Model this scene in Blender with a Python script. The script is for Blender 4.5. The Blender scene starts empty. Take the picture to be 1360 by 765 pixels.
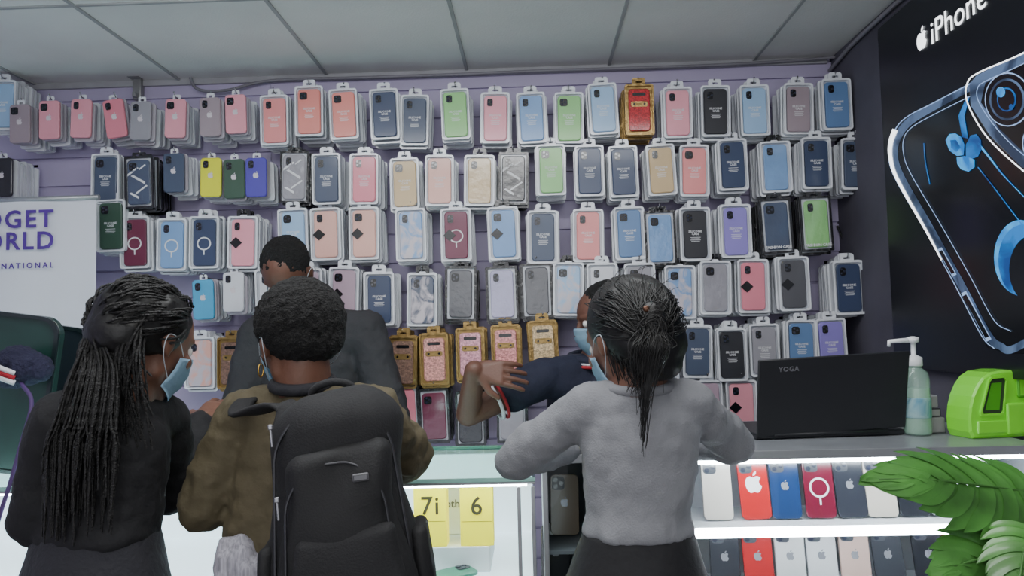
import bpy, bmesh, math, random
from mathutils import Vector, Matrix, noise
random.seed(7)
V=Vector; pi=math.pi; rad=math.radians
COL=bpy.context.scene.collection
CAM=V((0,0,1.55)); F=1000.0
R=Matrix.Rotation(rad(1.53),3,'Z')@Matrix.Rotation(pi/2+rad(3.07),3,'X')@Matrix.Rotation(rad(-1.4),3,'Z')
# survey helpers: bearing measured from the photograph + known plane (metres) -> world point
def ray(px,py): return R@V(((px-680)/F,(382.5-py)/F,-1))
def W(px,py,y): r=ray(px,py); return CAM+r*(y/r.y)
def WX(px,py,x): r=ray(px,py); return CAM+r*(x/r.x)
def WZ(px,py,z): r=ray(px,py); return CAM+r*((z-1.55)/r.z)

# ---------------------------------------------------------------- materials
def lin(c):
    out=[]
    for v in c[:3]:
        v=v/255.0
        out.append(v/12.92 if v<=.04045 else ((v+.055)/1.055)**2.4)
    return (*out,1)
MC={}
def mat(key,col,rough=.5,metal=0,bump=0,bs=60,var=.12,coat=0,emis=0,stretch=(1,1,1),vs=8,trans=0,col2=None,mode='noise',alpha=1):
    k=(key,tuple(col))
    if k in MC: return MC[k]
    m=bpy.data.materials.new(key); m.use_nodes=True
    nt=m.node_tree; N=nt.nodes; L=nt.links
    b=N['Principled BSDF']
    tc=N.new('ShaderNodeTexCoord'); mp=N.new('ShaderNodeMapping'); mp.inputs['Scale'].default_value=stretch
    L.new(tc.outputs['Object'],mp.inputs['Vector'])
    nz=N.new('ShaderNodeTexNoise'); nz.inputs['Scale'].default_value=vs; nz.inputs['Detail'].default_value=4
    L.new(mp.outputs['Vector'],nz.inputs['Vector'])
    cr=N.new('ShaderNodeValToRGB')
    c=lin(col)
    if col2 is not None:
        a1=c; a2=lin(col2); cr.color_ramp.elements[0].position=.42; cr.color_ramp.elements[1].position=.58
        nz.inputs['Distortion'].default_value=1.5
    else:
        a1=tuple(x*(1-var) for x in c[:3])+(1,); a2=tuple(min(1,x*(1+var)) for x in c[:3])+(1,)
        cr.color_ramp.elements[0].position=.3; cr.color_ramp.elements[1].position=.7
    cr.color_ramp.elements[0].color=a1; cr.color_ramp.elements[1].color=a2
    L.new(nz.outputs['Fac'],cr.inputs['Fac']); L.new(cr.outputs['Color'],b.inputs['Base Color'])
    b.inputs['Roughness'].default_value=rough; b.inputs['Metallic'].default_value=metal
    b.inputs['Coat Weight'].default_value=coat; b.inputs['Coat Roughness'].default_value=.12
    if trans: b.inputs['Transmission Weight'].default_value=trans
    b.inputs['Alpha'].default_value=alpha
    if emis:
        L.new(cr.outputs['Color'],b.inputs['Emission Color']); b.inputs['Emission Strength'].default_value=emis
    if bump:
        n2=N.new('ShaderNodeTexNoise'); n2.inputs['Scale'].default_value=bs; n2.inputs['Detail'].default_value=3
        L.new(mp.outputs['Vector'],n2.inputs['Vector'])
        bp=N.new('ShaderNodeBump'); bp.inputs['Strength'].default_value=bump; bp.inputs['Distance'].default_value=.01
        L.new(n2.outputs['Fac'],bp.inputs['Height']); L.new(bp.outputs['Normal'],b.inputs['Normal'])
    MC[k]=m; return m
def glassmat(key,tint,refl=.08,rough=.03):
    m=bpy.data.materials.new(key); m.use_nodes=True; nt=m.node_tree; nt.nodes.clear()
    o=nt.nodes.new('ShaderNodeOutputMaterial'); t=nt.nodes.new('ShaderNodeBsdfTransparent'); g=nt.nodes.new('ShaderNodeBsdfGlossy')
    t.inputs[0].default_value=lin(tint); g.inputs['Roughness'].default_value=rough
    mx=nt.nodes.new('ShaderNodeMixShader'); mx.inputs[0].default_value=refl
    nt.links.new(t.outputs[0],mx.inputs[1]); nt.links.new(g.outputs[0],mx.inputs[2]); nt.links.new(mx.outputs[0],o.inputs[0])
    return m

# ---------------------------------------------------------------- mesh builder
class MB:
    def __init__(s): s.bm=bmesh.new()
    def box(s,c,d,bev=0,seg=2,mi=0,M=None):
        r=bmesh.ops.create_cube(s.bm,size=1); vs=r['verts']
        for v in vs: v.co=V((v.co.x*d[0],v.co.y*d[1],v.co.z*d[2]))
        fs=set(f for v in vs for f in v.link_faces)
        if bev:
            es=list(set(e for v in vs for e in v.link_edges))
            r2=bmesh.ops.bevel(s.bm,geom=es,offset=bev,segments=seg,affect='EDGES',profile=.5)
            fs=set(f for f in fs if f.is_valid)|set(r2['faces']); 
            vs=list(set(v for f in fs for v in f.verts))
        for v in vs:
            if M is not None: v.co=M@v.co
            v.co+=V(c)
        for f in fs: f.material_index=mi; f.smooth=bev>0
        return vs
    def prism(s,pts,y0,y1,mi=0,ch=0,off=(0,0)):
        pts=[(p[0]+off[0],p[1]+off[1]) for p in pts]
        n=len(pts); cx=sum(p[0] for p in pts)/n; cz=sum(p[1] for p in pts)/n
        w=max(p[0] for p in pts)-min(p[0] for p in pts); h=max(p[1] for p in pts)-min(p[1] for p in pts)
        rings=[]
        if ch: rings.append([s.bm.verts.new((cx+(p[0]-cx)*(1-2*ch/w),y0,cz+(p[1]-cz)*(1-2*ch/h))) for p in pts]); rings.append([s.bm.verts.new((p[0],y0+ch,p[1])) for p in pts])
        else: rings.append([s.bm.verts.new((p[0],y0,p[1])) for p in pts])
        rings.append([s.bm.verts.new((p[0],y1,p[1])) for p in pts])
        fs=[s.bm.faces.new(rings[0]),s.bm.faces.new(rings[-1][::-1])]
        for a,b in zip(rings,rings[1:]):
            for i in range(n): fs.append(s.bm.faces.new((a[i],b[i],b[(i+1)%n],a[(i+1)%n])))
        for f in fs: f.material_index=mi
        return [v for r in rings for v in r]
    def ring(s,po,pin,y0,y1,mi=0):
        n=len(po)
        a=[s.bm.verts.new((p[0],y0,p[1])) for p in po]; b=[s.bm.verts.new((p[0],y0,p[1])) for p in pin]
        c=[s.bm.verts.new((p[0],y1,p[1])) for p in po]; d=[s.bm.verts.new((p[0],y1,p[1])) for p in pin]
        for i in range(n):
            j=(i+1)%n
            for q in ((a[i],b[i],b[j],a[j]),(c[i],c[j],d[j],d[i]),(a[i],a[j],c[j],c[i]),(b[i],d[i],d[j],b[j])):
                f=s.bm.faces.new(q); f.material_index=mi
        return a+b+c+d
    def cyl(s,p0,p1,r0,r1=None,n=20,mi=0):
        r1=r0 if r1 is None else r1
        p0=V(p0);p1=V(p1); z=(p1-p0).normalized(); x=z.orthogonal().normalized(); y=z.cross(x)
        A=[s.bm.verts.new(p0+(x*math.cos(t)+y*math.sin(t))*r0) for t in [2*pi*i/n for i in range(n)]]
        B=[s.bm.verts.new(p1+(x*math.cos(t)+y*math.sin(t))*r1) for t in [2*pi*i/n for i in range(n)]]
        fs=[]
        for i in range(n):
            f=s.bm.faces.new((A[i],A[(i+1)%n],B[(i+1)%n],B[i])); f.smooth=True; fs.append(f)
        fs.append(s.bm.faces.new(A[::-1])); fs.append(s.bm.faces.new(B))
        for f in fs: f.material_index=mi
    def lathe(s,prof,n=28,mi=0,c=(0,0,0)):
        rings=[[s.bm.verts.new(V(c)+V((r*math.cos(2*pi*i/n),r*math.sin(2*pi*i/n),z))) for i in range(n)] for r,z in prof]
        for a,b in zip(rings,rings[1:]):
            for i in range(n):
                f=s.bm.faces.new((a[i],a[(i+1)%n],b[(i+1)%n],b[i])); f.smooth=True; f.material_index=mi
        f=s.bm.faces.new(rings[0][::-1]); f.material_index=mi; f=s.bm.faces.new(rings[-1]); f.material_index=mi
    def poly(s,pts,mi=0):
        f=s.bm.faces.new([s.bm.verts.new(p) for p in pts]); f.material_index=mi
    def mesh(s,name,fix=True):
        if fix: bmesh.ops.recalc_face_normals(s.bm,faces=s.bm.faces)
        me=bpy.data.meshes.new(name); s.bm.to_mesh(me); s.bm.free(); return me
def rrect(w,h,r,n=4):
    out=[]
    for cx,cz,a0 in ((w/2-r,h/2-r,0),(-w/2+r,h/2-r,90),(-w/2+r,-h/2+r,180),(w/2-r,-h/2+r,270)):
        for i in range(n+1):
            a=rad(a0+90*i/n); out.append((cx+r*math.cos(a),cz+r*math.sin(a)))
    return out
def circ(r,n=24,c=(0,0)): return [(c[0]+r*math.cos(2*pi*i/n),c[1]+r*math.sin(2*pi*i/n)) for i in range(n)]
def obj(name,me,mats=(),parent=None,loc=None,rot=None,label=None,cat=None,group=None,kind=None):
    o=bpy.data.objects.new(name,me)
    if me is not None and hasattr(me,'materials') and not isinstance(mats,bpy.types.Material) and len(me.materials)==0:
        for m in mats: me.materials.append(m)
    elif isinstance(mats,bpy.types.Material) and len(me.materials)==0: me.materials.append(mats)
    if loc is not None: o.location=loc
    if rot is not None: o.rotation_euler=rot
    COL.objects.link(o)
    if parent is not None: o.parent=parent
    if label: o['label']=label
    if cat: o['category']=cat
    if group: o['group']=group
    if kind: o['kind']=kind
    return o
def bake(o):
    bpy.context.view_layer.update()
    dg=bpy.context.evaluated_depsgraph_get()
    me=bpy.data.meshes.new_from_object(o.evaluated_get(dg),depsgraph=dg)
    return me
def textmesh(body,size,align='CENTER',off=0,ext=.0006,res=3,space=1.0,line=1.0):
    cu=bpy.data.curves.new('t','FONT'); cu.body=body; cu.size=size; cu.align_x=align; cu.align_y='CENTER' if align=='CENTER' else 'BOTTOM_BASELINE'
    cu.offset=off; cu.extrude=ext; cu.resolution_u=res; cu.space_character=space; cu.space_line=line
    o=bpy.data.objects.new('t',cu); COL.objects.link(o); me=bake(o)
    bpy.data.objects.remove(o); return me
def catmull(P,n):
    P=[V(p) for p in P]; Q=[P[0]*2-P[1]]+P+[P[-1]*2-P[-2]]; out=[]
    for i in range(1,len(Q)-2):
        for k in range(n):
            t=k/n; a,b,c,d=Q[i-1:i+3]
            out.append(.5*((2*b)+(c-a)*t+(2*a-5*b+4*c-d)*t*t+(3*b-a-3*c+d)*t**3))
    out.append(P[-1]); return out
def tubes(name,lst,res=1):
    """lst: list of (points, radius list or number)"""
    cu=bpy.data.curves.new(name,'CURVE'); cu.dimensions='3D'; cu.bevel_depth=1.0; cu.bevel_resolution=res; cu.use_fill_caps=True
    for pts,r in lst:
        sp=cu.splines.new('POLY'); sp.points.add(len(pts)-1)
        for i,p in enumerate(pts):
            sp.points[i].co=(*p,1); sp.points[i].radius=r if isinstance(r,(int,float)) else r[i]
    o=bpy.data.objects.new(name,cu); COL.objects.link(o); me=bake(o); bpy.data.objects.remove(o)
    for p in me.polygons: p.use_smooth=True
    me.materials.clear()
    return me
# ---- hull blobs
_b=bmesh.new(); bmesh.ops.create_icosphere(_b,subdivisions=3,radius=1); UN=[v.co.copy() for v in _b.verts]; _b.free()
I3=Matrix.Identity(3)
def E(c,r,B=I3):
    if isinstance(r,(int,float)): r=(r,r,r)
    c=V(c); return [c+B@V((u.x*r[0],u.y*r[1],u.z*r[2])) for u in UN]
def blob(name,prims,voxel=.006,smooth=3,disp=0,dsize=.1,m=None):
    bm=bmesh.new()
    for pts in prims:
        vs=[bm.verts.new(p) for p in pts]
        r=bmesh.ops.convex_hull(bm,input=vs)
        dele=[g for g in set(r['geom_interior']+r['geom_unused']) if isinstance(g,bmesh.types.BMVert)]
        bmesh.ops.delete(bm,geom=dele,context='VERTS')
    bmesh.ops.recalc_face_normals(bm,faces=bm.faces)
    me=bpy.data.meshes.new(name); bm.to_mesh(me); bm.free()
    o=bpy.data.objects.new(name,me); COL.objects.link(o)
    a=o.modifiers.new('r','REMESH'); a.mode='VOXEL'; a.voxel_size=voxel
    a=o.modifiers.new('s','SMOOTH'); a.factor=.5; a.iterations=smooth
    if disp:
        t=bpy.data.textures.new('c','CLOUDS'); t.noise_scale=dsize; t.noise_depth=2
        a=o.modifiers.new('d','DISPLACE'); a.texture=t; a.strength=disp; a.mid_level=.5; a.texture_coords='LOCAL'
    me2=bake(o); bpy.data.objects.remove(o)
    for p in me2.polygons: p.use_smooth=True
    if m: me2.materials.clear(); me2.materials.append(m)
    return me2
def rebase(root,kids,base):
    """move the thing's origin to its base without moving geometry"""
    base=V(base)
    root.data.transform(Matrix.Translation(-base)); root.location=base
    for k in kids:
        k.data.transform(Matrix.Translation(-base))
def basis(phi,pitch=0,roll=0):
    a=rad(phi); p=rad(pitch); f0=V((math.cos(a),math.sin(a),0)); z=V((0,0,1))
    f=f0*math.cos(p)-z*math.sin(p); u=z*math.cos(p)+f0*math.sin(p); s=f.cross(u)
    B=Matrix((s,f,u)).transposed()
    if roll: B=B@Matrix.Rotation(rad(roll),3,'Y')
    return B

# ================================================================ SETTING
WALL=3.0; CEIL=2.6; RX=1.22
lilac=mat('lilac_slat_panel',(182,172,202),.55,bump=.05,bs=30,var=.05,vs=3)
lilac_l=mat('lilac_paint',(198,189,218),.6,var=.05,vs=3)
m=MB()
z0=W(700,96,WALL).z
prof=[(0,0)]
zz=.06
while zz<z0-.03:
    prof+= [(0,zz),(.012,zz+.001),(.012,zz+.009),(0,zz+.010)]; zz+=.117
prof.append((0,z0))
for (ax,bx) in ((-2.4,W(360,150,WALL).x-.001),(W(360,150,WALL).x+.001,RX)):
    pa=[m.bm.verts.new((ax,WALL+d,zz)) for d,zz in prof]; pb=[m.bm.verts.new((bx,WALL+d,zz)) for d,zz in prof]
    for i in range(len(prof)-1): m.bm.faces.new((pa[i],pb[i],pb[i+1],pa[i+1]))
m.poly([(-2.4,WALL+.014,0),(RX,WALL+.014,0),(RX,WALL+.014,CEIL),(-2.4,WALL+.014,CEIL)],1)
m.poly([(-2.4,WALL,z0),(RX,WALL,z0),(RX,WALL+.014,z0),(-2.4,WALL+.014,z0)])
m.box((-.6,WALL+.06,CEIL/2),(3.8,.08,CEIL),mi=1)
obj('wall_back',m.mesh('wall_back',False),[lilac,lilac_l],kind='structure',label='lilac slatted display wall with horizontal grooves')
m=MB(); m.box((RX+.05,1.4,CEIL/2),(.1,3.4,CEIL)); obj('wall_right',m.mesh('w'),[mat('grey_side_wall',(84,82,94),.7,var=.2,vs=4)],kind='structure',label='dark grey painted side wall')
m=MB(); m.box((-2.45,1.4,CEIL/2),(.1,3.4,CEIL)); obj('wall_left',m.mesh('w'),[lilac_l],kind='structure',label='lilac painted side wall')
m=MB(); m.box((-.6,1.2,CEIL+.03),(3.9,3.8,.06)); obj('ceiling',m.mesh('w'),[mat('ceiling_tile',(228,228,224),.9,bump=.15,bs=120,var=.05,vs=3)],kind='structure',label='suspended ceiling of off-white tiles')
m=MB(); m.box((-.6,1.2,-.03),(3.9,3.8,.06)); obj('floor',m.mesh('w'),[mat('floor_tile',(150,146,142),.35,var=.1)],kind='structure',label='grey tiled shop floor')
tbar=mat('ceiling_bar',(162,164,164),.5)
for i,px in enumerate((50,240,435,620,808,1000)):
    X=W(px,85,WALL).x; m=MB(); m.box((X,1.3,CEIL-.003),(.012,3.4,.006)); obj('trim_%d'%(i+1),m.mesh('t'),[tbar],kind='structure',label='metal ceiling grid bar')
for j,Y in enumerate((2.28,1.08,-.1)):
    m=MB(); m.box((-.6,Y,CEIL-.0025),(3.6,.012,.005)); obj('trim_%d'%(7+j),m.mesh('t'),[tbar],kind='structure',label='metal ceiling grid cross bar')
m=MB(); m.box((-.6,WALL-.008,CEIL-.012),(3.6,.016,.024)); obj('trim_10',m.mesh('t'),[mat('angle_trim',(160,160,165),.5)],kind='structure',label='metal angle trim along the ceiling edge')
cw=mat('grey_cable',(128,126,134),.5)
pts=[W(250,95,2.975),W(262,118,2.97),W(300,120,2.96),W(360,107,2.97),W(480,103,2.97),W(600,99,2.97),W(720,94,2.97),W(850,90,2.97),W(960,86,2.97),W(1060,80,2.97),W(1110,76,2.96)]
me=tubes('cable',[(catmull(pts,8),.006)],3); obj('cable',me,[cw],label='grey electrical conduit cable clipped along the wall top',cat='cable')
pts=[V((RX-.012,y,z)) for y,z in ((2.985,2.545),(2.9,2.555),(2.75,2.57),(2.5,2.575),(2.1,2.575),(1.6,2.575))]
me=tubes('cable',[(catmull(pts,8),.008)],3); obj('cable',me,[cw],label='grey electrical conduit along the side wall top',cat='cable')
m=MB(); p=W(182,118,2.97); m.box((0,.01,0),(.035,.03,.09),.004); m.box((0,-.015,.045),(.05,.04,.012),.003); m.box((0,-.012,-.03),(.014,.03,.02),.002)
obj('wall_bracket',m.mesh('b'),[mat('bracket_metal',(150,150,150),.35,.6)],loc=p,label='small grey metal bracket on the wall',cat='bracket')
pts=[W(1112,300,2.985),W(1125,330,2.97),W(1150,375,2.96),W(1160,420,2.96),W(1168,470,2.96),W(1172,520,2.95)]
me=tubes('cable',[(catmull(pts,8),.004)],2); obj('cable',me,[mat('black_cable',(25,25,28),.5)],label='thin black cable hanging down the wall corner',cat='cable')

# ================================================================ PHONE CASES ON WALL
PAL={'pink':(240,158,172),'rose':(232,132,148),'salmon':(240,144,142),'coral':(238,138,126),'grey':(152,150,158),'taupe':(160,142,150),'navy':(46,60,92),'slate':(64,76,100),
'green':(140,204,124),'blue':(122,162,212),'light blue':(156,192,228),'steel blue':(94,130,178),'black':(32,33,38),'dark grey':(78,78,84),'yellow':(228,228,48),'purple':(82,72,172),
'tan':(206,176,128),'maroon':(110,40,66),'violet':(142,128,208),'cyan':(66,164,210),'white':(220,222,228),'lavender':(178,174,208),'peach':(238,180,166),'red':(186,40,48),
'rose gold':(218,150,140),'bottle green':(50,80,62),'brown':(118,86,70),'mauve':(182,156,172)}
for k_ in list(PAL):
    if k_ not in('yellow','red','purple'): PAL[k_]=tuple(int(v*.92+g*.08) for v,g in zip(PAL[k_],(170,168,178)))
shellm=mat('clear_blister_plastic',(198,202,210),.2,bump=.1,bs=40,var=.1,coat=.6)
silver=mat('frosted_plastic_edge',(226,229,235),.25,coat=.5)
blackm=mat('black_window',(16,16,20),.25,coat=.5)
foilm=mat('black_foil',(30,30,34),.22,bump=.6,bs=45,coat=.6)
goldm=mat('gold_foil_card',(160,132,82),.3,.65,bump=.25,bs=60)
whitem=mat('white_print',(225,225,228),.5)
hookm=mat('chrome_wire',(150,150,155),.25,.9)
APPLE=[(0,.30),(.12,.36),(.25,.38),(.38,.32),(.44,.26),(.36,.18),(.31,.06),(.33,-.06),(.40,-.15),(.47,-.19),(.42,-.33),(.33,-.47),(.23,-.55),(.12,-.55),(0,-.50),(-.12,-.55),(-.23,-.55),(-.34,-.46),(-.43,-.30),(-.48,-.10),(-.47,.10),(-.40,.26),(-.30,.35),(-.18,.38),(-.08,.34)]
LEAF=[(0,.40),(.02,.52),(.10,.62),(.21,.66),(.20,.54),(.12,.44)]
def logo_mesh(s,t=.0006):
    m=MB(); m.prism([(x*s,z*s) for x,z in APPLE][::-1],-t,0); m.prism([(x*s,z*s) for x,z in LEAF][::-1],-t,0); return m.mesh('logo')
PW,PH=.102,.190
def foil_mesh():
    m=MB(); w,h=.104,.196
    m.prism(rrect(w,h,.003),.003,.006); m.ring(rrect(w,h,.003),rrect(w-.014,h-.016,.004),-.004,.005,1)
    m.bm.verts.ensure_lookup_table(); a=len(m.bm.verts); m.ring(rrect(.05,.022,.004),rrect(.024,.007,.003),.001,.004,1)
    m.bm.verts.ensure_lookup_table()
    for v in m.bm.verts[a:]: v.co.z+=h/2+.004
    return m.mesh('foil_pack')
def shell2():
    m=MB()
    m.prism(rrect(PW,PH,.010),.004,.007)
    m.ring(rrect(PW,PH,.010),rrect(PW-.011,PH-.013,.008),-.009,.006,1)
    m.bm.verts.ensure_lookup_table(); a=len(m.bm.verts)
    m.ring(rrect(.046,.032,.009),rrect(.022,.008,.0035),.000,.004,1)
    m.bm.verts.ensure_lookup_table()
    for v in m.bm.verts[a:]: v.co.z+=PH/2+.010
    return m.mesh('package_shell')
SH=shell2(); SH.materials.append(shellm); SH.materials.append(silver)
FO=foil_mesh(); FO.materials.append(shellm); FO.materials.append(foilm)
# clear sleeve pack with a black hanging tab
CT=SH.copy(); CT.materials.append(foilm)
for p in CT.polygons:
    if p.center.z>PH/2+.001: p.material_index=2
GO=SH.copy(); GO.materials.clear(); GO.materials.append(goldm); GO.materials.append(goldm)
def case_mesh(w,h,t=.010,style=0):
    m=MB(); m.prism(rrect(w,h,.013,5),-t,.0,0,ch=.0025)
    if style==0:
        m.ring(rrect(.026,.034,.009),rrect(.021,.029,.007),-t-.0018,-t+.0005,0)
        m.prism(rrect(.021,.029,.007),-t-.0006,-t,1)
    elif style==1:
        m.ring(rrect(.034,.034,.010),rrect(.029,.029,.008),-t-.0018,-t+.0005,0)
        m.prism(rrect(.029,.029,.008),-t-.0006,-t,1)
    bm=m.bm; bm.verts.ensure_lookup_table(); base=3*24
    cx,cz=(-w/2+.022,h/2-.026) if style<2 else (0,0)
    for v in bm.verts[base:]: v.co.x+=cx; v.co.z+=cz
    if style<2:
        for (dx,dz) in ((-.005,.008),(-.005,-.006),(.006,.001)):
            m.prism(circ(.0042,12,(cx+dx,cz+dz))[::-1],-t-.0022,-t,2)
    if style==2:
        m.prism(rrect(.05,.012,.004),-t-.0008,-t,1,off=(0,h/2-.022))
    return m.mesh('case')
lensm=mat('lens_glass',(40,44,60),.1,coat=1)
CS=[case_mesh(.084,.168,style=i) for i in range(3)]
CB=[case_mesh(.080,.150,style=i) for i in range(2)]
for c in CS+CB:
    c.materials.append(silver); c.materials.append(blackm); c.materials.append(lensm)
LOGO=logo_mesh(.022); LOGO.materials.append(mat('logo_print',(214,206,212),.4))
LBL=textmesh('SILICONE\nCASE',.0105,off=.0002,res=1,line=.9)
LBL.materials.clear(); LBL.materials.append(whitem)
m=MB(); 
for i in range(4): m.box((0,-.0003,-.0165-.0045*i),(.034-.006*(i%2),.0006,.0014),mi=0)
lines=m.mesh('l')
_t=bmesh.new(); LBL.transform(Matrix.Rotation(pi/2,4,'X')); _t.from_mesh(LBL); _t.from_mesh(lines); _t.to_mesh(LBL); _t.free()
m=MB(); m.ring(circ(.024,32),circ(.0195,32),-.0008,0); m.box((0,-.0004,-.032),(.004,.0008,.018)); RING=m.mesh('ring'); RING.materials.append(whitem)
m=MB(); s=.021; m.prism([(0,s),(s,0),(0,-s),(-s,0)][::-1],-.001,0); DIA=m.mesh('diamond'); DIA.materials.append(blackm)
FTXT=textmesh('FASHION CASE',.0135,off=.0005,res=1,space=.92); FTXT.transform(Matrix.Rotation(pi/2,4,'X')); FTXT.materials.clear(); FTXT.materials.append(whitem)
m=MB()
for i,(a,b,l,w_) in enumerate(((-.02,.04,.05,.008),(0,.01,.06,.01),(.01,-.03,.055,.007),(-.015,-.05,.04,.009),(.015,.055,.03,.006))):
    q=[(-l/2,-w_/2),(l/2,-w_/3),(l/2*.9,w_/2),(-l/2*.8,w_/3)]; t=.6*(-1)**i
    m.prism([(a+x*math.cos(t)-z_*math.sin(t),b+x*math.sin(t)+z_*math.cos(t)) for x,z_ in q],-.0008,0)
BRUSH=m.mesh('brush'); BRUSH.materials.append(whitem)
m=MB(); m.box((0,.002,0),(.03,.004,.012),.001); m.cyl((0,0,0),(0,-.185,0),.0019,n=8); m.cyl((0,-.185,0),(0,-.196,.014),.0019,n=8); m.cyl((0,-.196,.013),(0,-.1965,.017),.0032,n=8)
HOOK=m.mesh('hook'); HOOK.materials.append(hookm)
mm=MB(); mm.ring(rrect(.03,.026,.006),rrect(.014,.008,.003),.0,.0015); HT=mm.mesh('hang_tab'); HT.materials.append(silver)
mm=MB(); mm.prism(rrect(.06,.02,.008),-.001,0); mm.prism(circ(.004,12,(-.018,0))[::-1],-.002,0,1); mm.prism(circ(.004,12,(.018,0))[::-1],-.002,0,1); KNOB=mm.mesh('k'); KNOB.materials.append(goldm); KNOB.materials.append(blackm)
ROWS=[
(28,165,'b','taupe'),(67,160,'b','pink'),(109,158,'b','pink'),(154,158,'b','rose',-8),(188,161,'b','grey'),(234,158,'b','pink'),(280,156,'b','taupe'),(314,152,'b','pink'),
(365,160,'p','salmon'),(411,148,'p','coral'),(457,152,'p','coral'),(511,152,'p','navy'),(551,160,'p','slate'),(605,152,'p','green'),(658,157,'p','pink'),(706,157,'p','blue'),(756,157,'p','green'),(801,145,'p','light blue'),(849,146,'g','red'),(900,150,'p','pink'),(950,148,'p','black'),(1002,147,'p','light blue'),(1060,145,'p','taupe'),(1111,139,'p','steel blue'),
(141,238,'p2','slate'),(185,242,'f','slate','s'),(232,230,'b','slate'),(281,236,'b','yellow'),(312,238,'b','bottle green'),(341,236,'b','purple'),
(391,235,'f','grey','s'),(434,238,'p','slate'),(484,238,'p','rose'),(538,244,'p','tan'),(584,240,'p','peach'),(637,240,'t','tan'),(682,237,'f','black','s'),(732,226,'p','green'),(783,227,'p','navy'),(828,228,'p','navy'),(878,226,'p','tan'),(922,227,'p','salmon'),(973,219,'p','navy'),(1030,222,'t','blue'),(1084,217,'p','navy'),(1136,218,'p','slate'),
(148,300,'p2','bottle green'),(180,322,'r','maroon'),(229,325,'r','blue'),(272,322,'r','navy'),(323,322,'d','pink'),(390,312,'p','light blue'),(433,311,'d','peach'),(484,310,'d','peach'),(546,312,'m','blue'),(606,312,'r','maroon'),(669,310,'d','blue'),(721,315,'p','slate'),(781,313,'p','salmon'),(836,310,'p','steel blue'),(877,316,'f','blue'),(923,311,'p','black'),(977,307,'p','violet'),(1031,300,'F','slate'),(1084,297,'F','green'),
(271,398,'b','cyan'),(311,388,'b','white'),(360,392,'p','white'),(409,392,'p','mauve'),(457,390,'d','mauve'),(504,397,'p','navy'),(561,398,'m','slate'),(612,390,'f','dark grey'),(667,390,'f','lavender'),(713,386,'f','dark grey'),(755,384,'m','light blue'),(800,385,'p','white'),(850,385,'p','grey'),(903,388,'m','blue'),(950,382,'t','grey'),(1000,380,'d','rose'),(1054,377,'d','dark grey'),(1127,382,'p','navy'),
(266,482,'M','peach'),(308,482,'g','brown'),(535,481,'g','brown'),(577,477,'g','rose gold'),(625,470,'g','pink'),(672,466,'g','salmon'),(722,460,'g','tan'),(880,470,'p','bottle green'),(926,467,'p','slate'),(972,471,'p','black'),(1015,465,'p','grey'),(1064,460,'p','steel blue'),(1104,458,'p','violet'),
(537,548,'f','rose'),(577,552,'f','maroon'),(625,556,'f','black'),(680,552,'f','grey'),(940,540,'p','mauve'),(985,540,'d','pink'),(1028,535,'p','grey'),
(4,140,'p','light blue'),(4,236,'b','black'),
]
indiv=0; stuffM=[]
hookgrp='chrome hooks on the slatted wall'
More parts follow.
